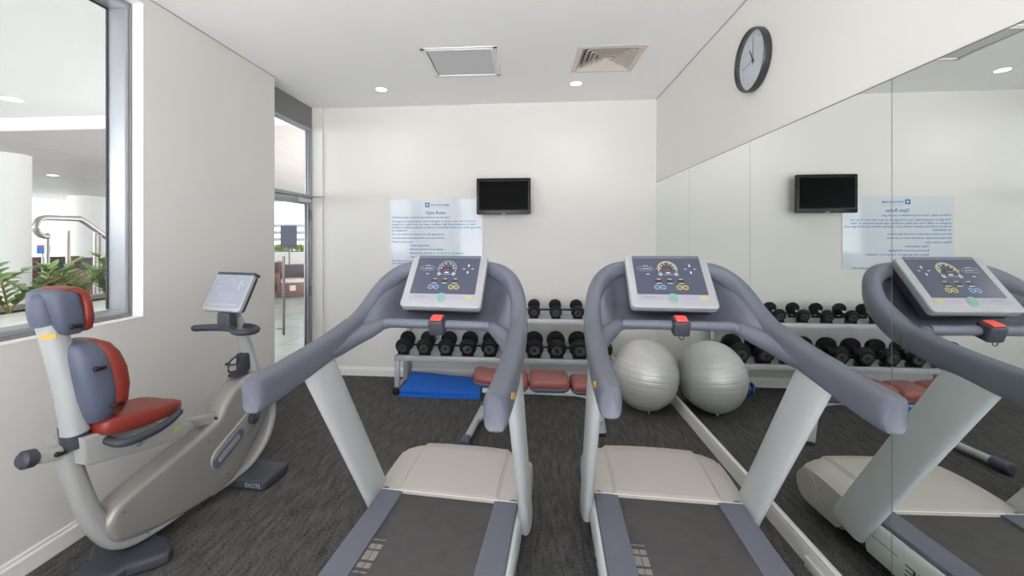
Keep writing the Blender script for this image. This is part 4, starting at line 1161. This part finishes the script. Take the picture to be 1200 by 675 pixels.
# steel handrail on posts
t = tag(empty('steel_handrail', (-4.6, 3.9, 0)), 'curved steel handrail with a hooked end outside the window', 'handrail')
rp = [(0, -.175, 1.577), (0, -.21, 1.570), (0, -.258, 1.595), (0, -.28, 1.652), (0, -.262, 1.712), (0, -.215, 1.742), (0, -.1, 1.747), (0, .08, 1.747), (0, .14, 1.732), (0, .39, 1.56), (0, .9, 1.2), (0, 1.3, .92)]
bm = BM(); tube(bm, rp, .027, 16, k=6); finish('rail', bm, 'steel', t)
for y, zt in ((-.185, 1.565), (.0, 1.625), (.27, 1.62), (.32, 1.59), (1.1, 1.05)):
    bm = BM(); cyl(bm, (.0, y, 0), (.0, y, zt), .019, 14); finish('post', bm, 'steel', t)
# small blue sign
t = tag(empty('blue_sign', (-7.74, 6.2, 0)), 'small blue sign beyond the steel handrail', 'sign')
bm = BM(); box(bm, (-.012, -.09, 1.30), (.012, .09, 1.44), .003); finish('sign_plate', bm, 'bsign', t)
bm = BM(); box(bm, (.0125, -.09, 1.42), (.0135, .09, 1.44)); finish('red_band', bm, 'red', t, smooth=False)
bm = BM(); cyl(bm, (-.02, 0, 0), (-.02, 0, 1.43), .015, 12); finish('sign_post', bm, 'steel', t)
bm = BM(); box(bm, (-12, 7.05, -.002), (-6.6, 9.6, .35), .01); o = struct(finish('floor_platform', bm, 'planter', smooth=False))
# wicker seats and tables
def armchair():
    t = empty('wicker_armchair')
    bm = BM(); box(bm, (-.36, -.35, .05), (.36, .35, .36), .02); finish('seat_base', bm, 'wood', t)
    bm = BM(); box(bm, (-.36, .25, .34), (.36, .37, .82), .03); finish('backrest', bm, 'wood', t)
    for s in (-1, 1):
        bm = BM(); box(bm, (s*.36-.06, -.35, .34), (s*.36+.06, .36, .62), .03); finish('armrest', bm, 'wood', t)
    for x in (-.32, .32):
        for y in (-.31, .31):
            bm = BM(); cyl(bm, (x, y, 0), (x, y, .06), .02, 10); finish('leg', bm, 'alud', t)
    bm = BM(); box(bm, (-.29, -.33, .36), (.29, .25, .47), .03); finish('seat_cushion', bm, 'cushw', t)
    bm = BM(); box(bm, (-.27, .13, .45), (.27, .26, .80), .04); finish('back_cushion', bm, 'cush', t)
    bm = BM(); box(bm, (-.07, -.3515, .17), (.07, -.3505, .31)); finish('white_tag', bm, 'white', t, smooth=False)
    return t
proto = armchair()
for i, (x, y, a, s) in enumerate(((-6.35, 11.0, .5, 'seen through the glazed door, nearest the door edge'), (-7.5, 11.75, .6, 'seen through the glazed door behind the pull handle'), (-6.75, 9.6, 2.4, 'seen low through the glazed door by the left wall'),
        (-9.35, 7.75, 1.0, 'beyond the window plants, left'), (-8.2, 7.55, 1.3, 'beyond the window plants, near the right rail posts'))):
    c = proto if i == 0 else copy_tree(proto)
    c.location = (x, y, .35 if y < 9 else 0); c.rotation_euler = (0, 0, a); tag(c, 'brown wicker armchair '+s, 'armchair', 'wicker armchairs on the terrace')
t = tag(empty('terrace_table', (-9.4, 8.9, .35)), 'low brown table beyond the plants outside the window', 'table')
bm = BM(); box(bm, (-.7, -.45, .68), (.7, .45, .73), .01); finish('table_top', bm, 'wood', t)
for x in (-.6, .6):
    for y in (-.38, .38):
        bm = BM(); box(bm, (x-.03, y-.03, 0), (x+.03, y+.03, .69), .004); finish('leg', bm, 'alud', t)
# far planter wall, grasses, louvre screen, board
t = tag(empty('long_planter', (-8.2, 13.4, 0)), 'long pale planter wall beyond the terrace chairs', 'planter')
bm = BM(); box(bm, (-3.5, -.35, 0), (4.0, .35, 1.10), .01); finish('planter_body', bm, 'planter', t, smooth=False)
bm = BM(); box(bm, (-3.4, -.28, 1.10), (3.9, .28, 1.11)); finish('soil_bed', bm, 'soil', t, smooth=False)
bm = BM()
for k in range(900):
    p = Vector((R.uniform(-2.0, 3.8), R.uniform(-.25, .25), 1.105)); a = R.uniform(0, 2*PI); l = R.uniform(.15, .36)
    leaf(bm, p, Vector((math.cos(a)*.7, math.sin(a)*.7, R.uniform(.5, 1.4))), Vector((0, 0, 1)), l, .05)
g = finish('low_shrubbery', bm, 'leaf2', None, loc=(-8.2, 13.4, 0)); g['label'] = 'lime green low planting along the far planter'; g['category'] = 'plants'; g['kind'] = 'stuff'
t = tag(empty('louvre_screen', (-8.4, 14.3, 0)), 'grey horizontal louvre screen beyond the far planter', 'screen')
bm = BM()
for k in range(5): box(bm, (-3.5, -.02, .95+k*.24), (3.8, .02, 1.05+k*.24), .004)
finish('slats', bm, 'louv', t)
for x in (-3.3, -1.2, .9, 3.0):
    bm = BM(); box(bm, (x, .02, 0), (x+.07, .09, 2.05), .004); finish('post', bm, 'louv', t)
t = tag(empty('slate_board', (-7.52, 12.78, 0)), 'dark slate board standing before the far planter', 'board')
bm = BM(); box(bm, (-.26, -.02, 1.24), (.26, .02, 1.92), .004); finish('board_panel', bm, 'board', t)
bm = BM()
for z in (1.8, 1.72, 1.62, 1.52, 1.42, 1.33): box(bm, (-.2, -.0215, z), (.18, -.0205, z+.012))
finish('faint_ruling', bm, 'plas', t, smooth=False)
bm = BM(); cyl(bm, (0, .03, 0), (0, .03, 1.6), .02, 12); box(bm, (-.2, -.1, 0), (.2, .15, .02), .004); finish('stand', bm, 'alud', t)

# ------------------------------------------------------------------ camera and daylight
cam = bpy.data.cameras.new('camera'); co = bpy.data.objects.new('camera', cam); COL.objects.link(co)
cam.sensor_width = 36; cam.lens = 505/1200*36; cam.shift_x = (600-578)/1200; cam.shift_y = -(337.5-278)/1200
cam.clip_start = .05
co.location = (0, 0, 1.56); co.rotation_euler = (PI/2, 0, math.radians(5.09))
scn.camera = co

w = bpy.data.worlds.new('overcast_sky'); scn.world = w; w.use_nodes = True
n = w.node_tree.nodes; L = w.node_tree.links
bg = n['Background']
tc = n.new('ShaderNodeTexCoord'); sx = n.new('ShaderNodeSeparateXYZ'); rp = n.new('ShaderNodeValToRGB')
L.new(tc.outputs["Generated"], sx.inputs[0])
mr = n.new('ShaderNodeMapRange'); mr.inputs['From Min'].default_value = -1; L.new(sx.outputs['Z'], mr.inputs['Value']); L.new(mr.outputs['Result'], rp.inputs['Fac'])
e = rp.color_ramp.elements; e[0].color = (1.45, 1.44, 1.42, 1); e[0].position = .30; e[1].color = (.45, .47, .50, 1); e[1].position = .52   # glow added below the horizon to lift the ceiling, even overcast above
L.new(rp.outputs['Color'], bg.inputs['Color']); # the overcast is brightest behind the viewer and dimmer over the terrace side
m2 = n.new('ShaderNodeMapRange'); m2.interpolation_type = 'SMOOTHSTEP'
m2.inputs['From Min'].default_value = .05; m2.inputs['From Max'].default_value = -.6; m2.inputs['To Min'].default_value = 3.6; m2.inputs['To Max'].default_value = 10.5
L.new(sx.outputs['Y'], m2.inputs['Value']); L.new(m2.outputs['Result'], bg.inputs['Strength'])

vs = scn.view_settings
scn.display_settings.display_device = 'sRGB'
vs.view_transform = 'Standard'; vs.look = 'None'; vs.exposure = 0.09; vs.gamma = 1; vs.use_curve_mapping = False
scn.cycles.max_bounces = 10; scn.cycles.diffuse_bounces = 6; scn.cycles.glossy_bounces = 6; scn.cycles.transparent_max_bounces = 12
scn.cycles.sample_clamp_indirect = 6
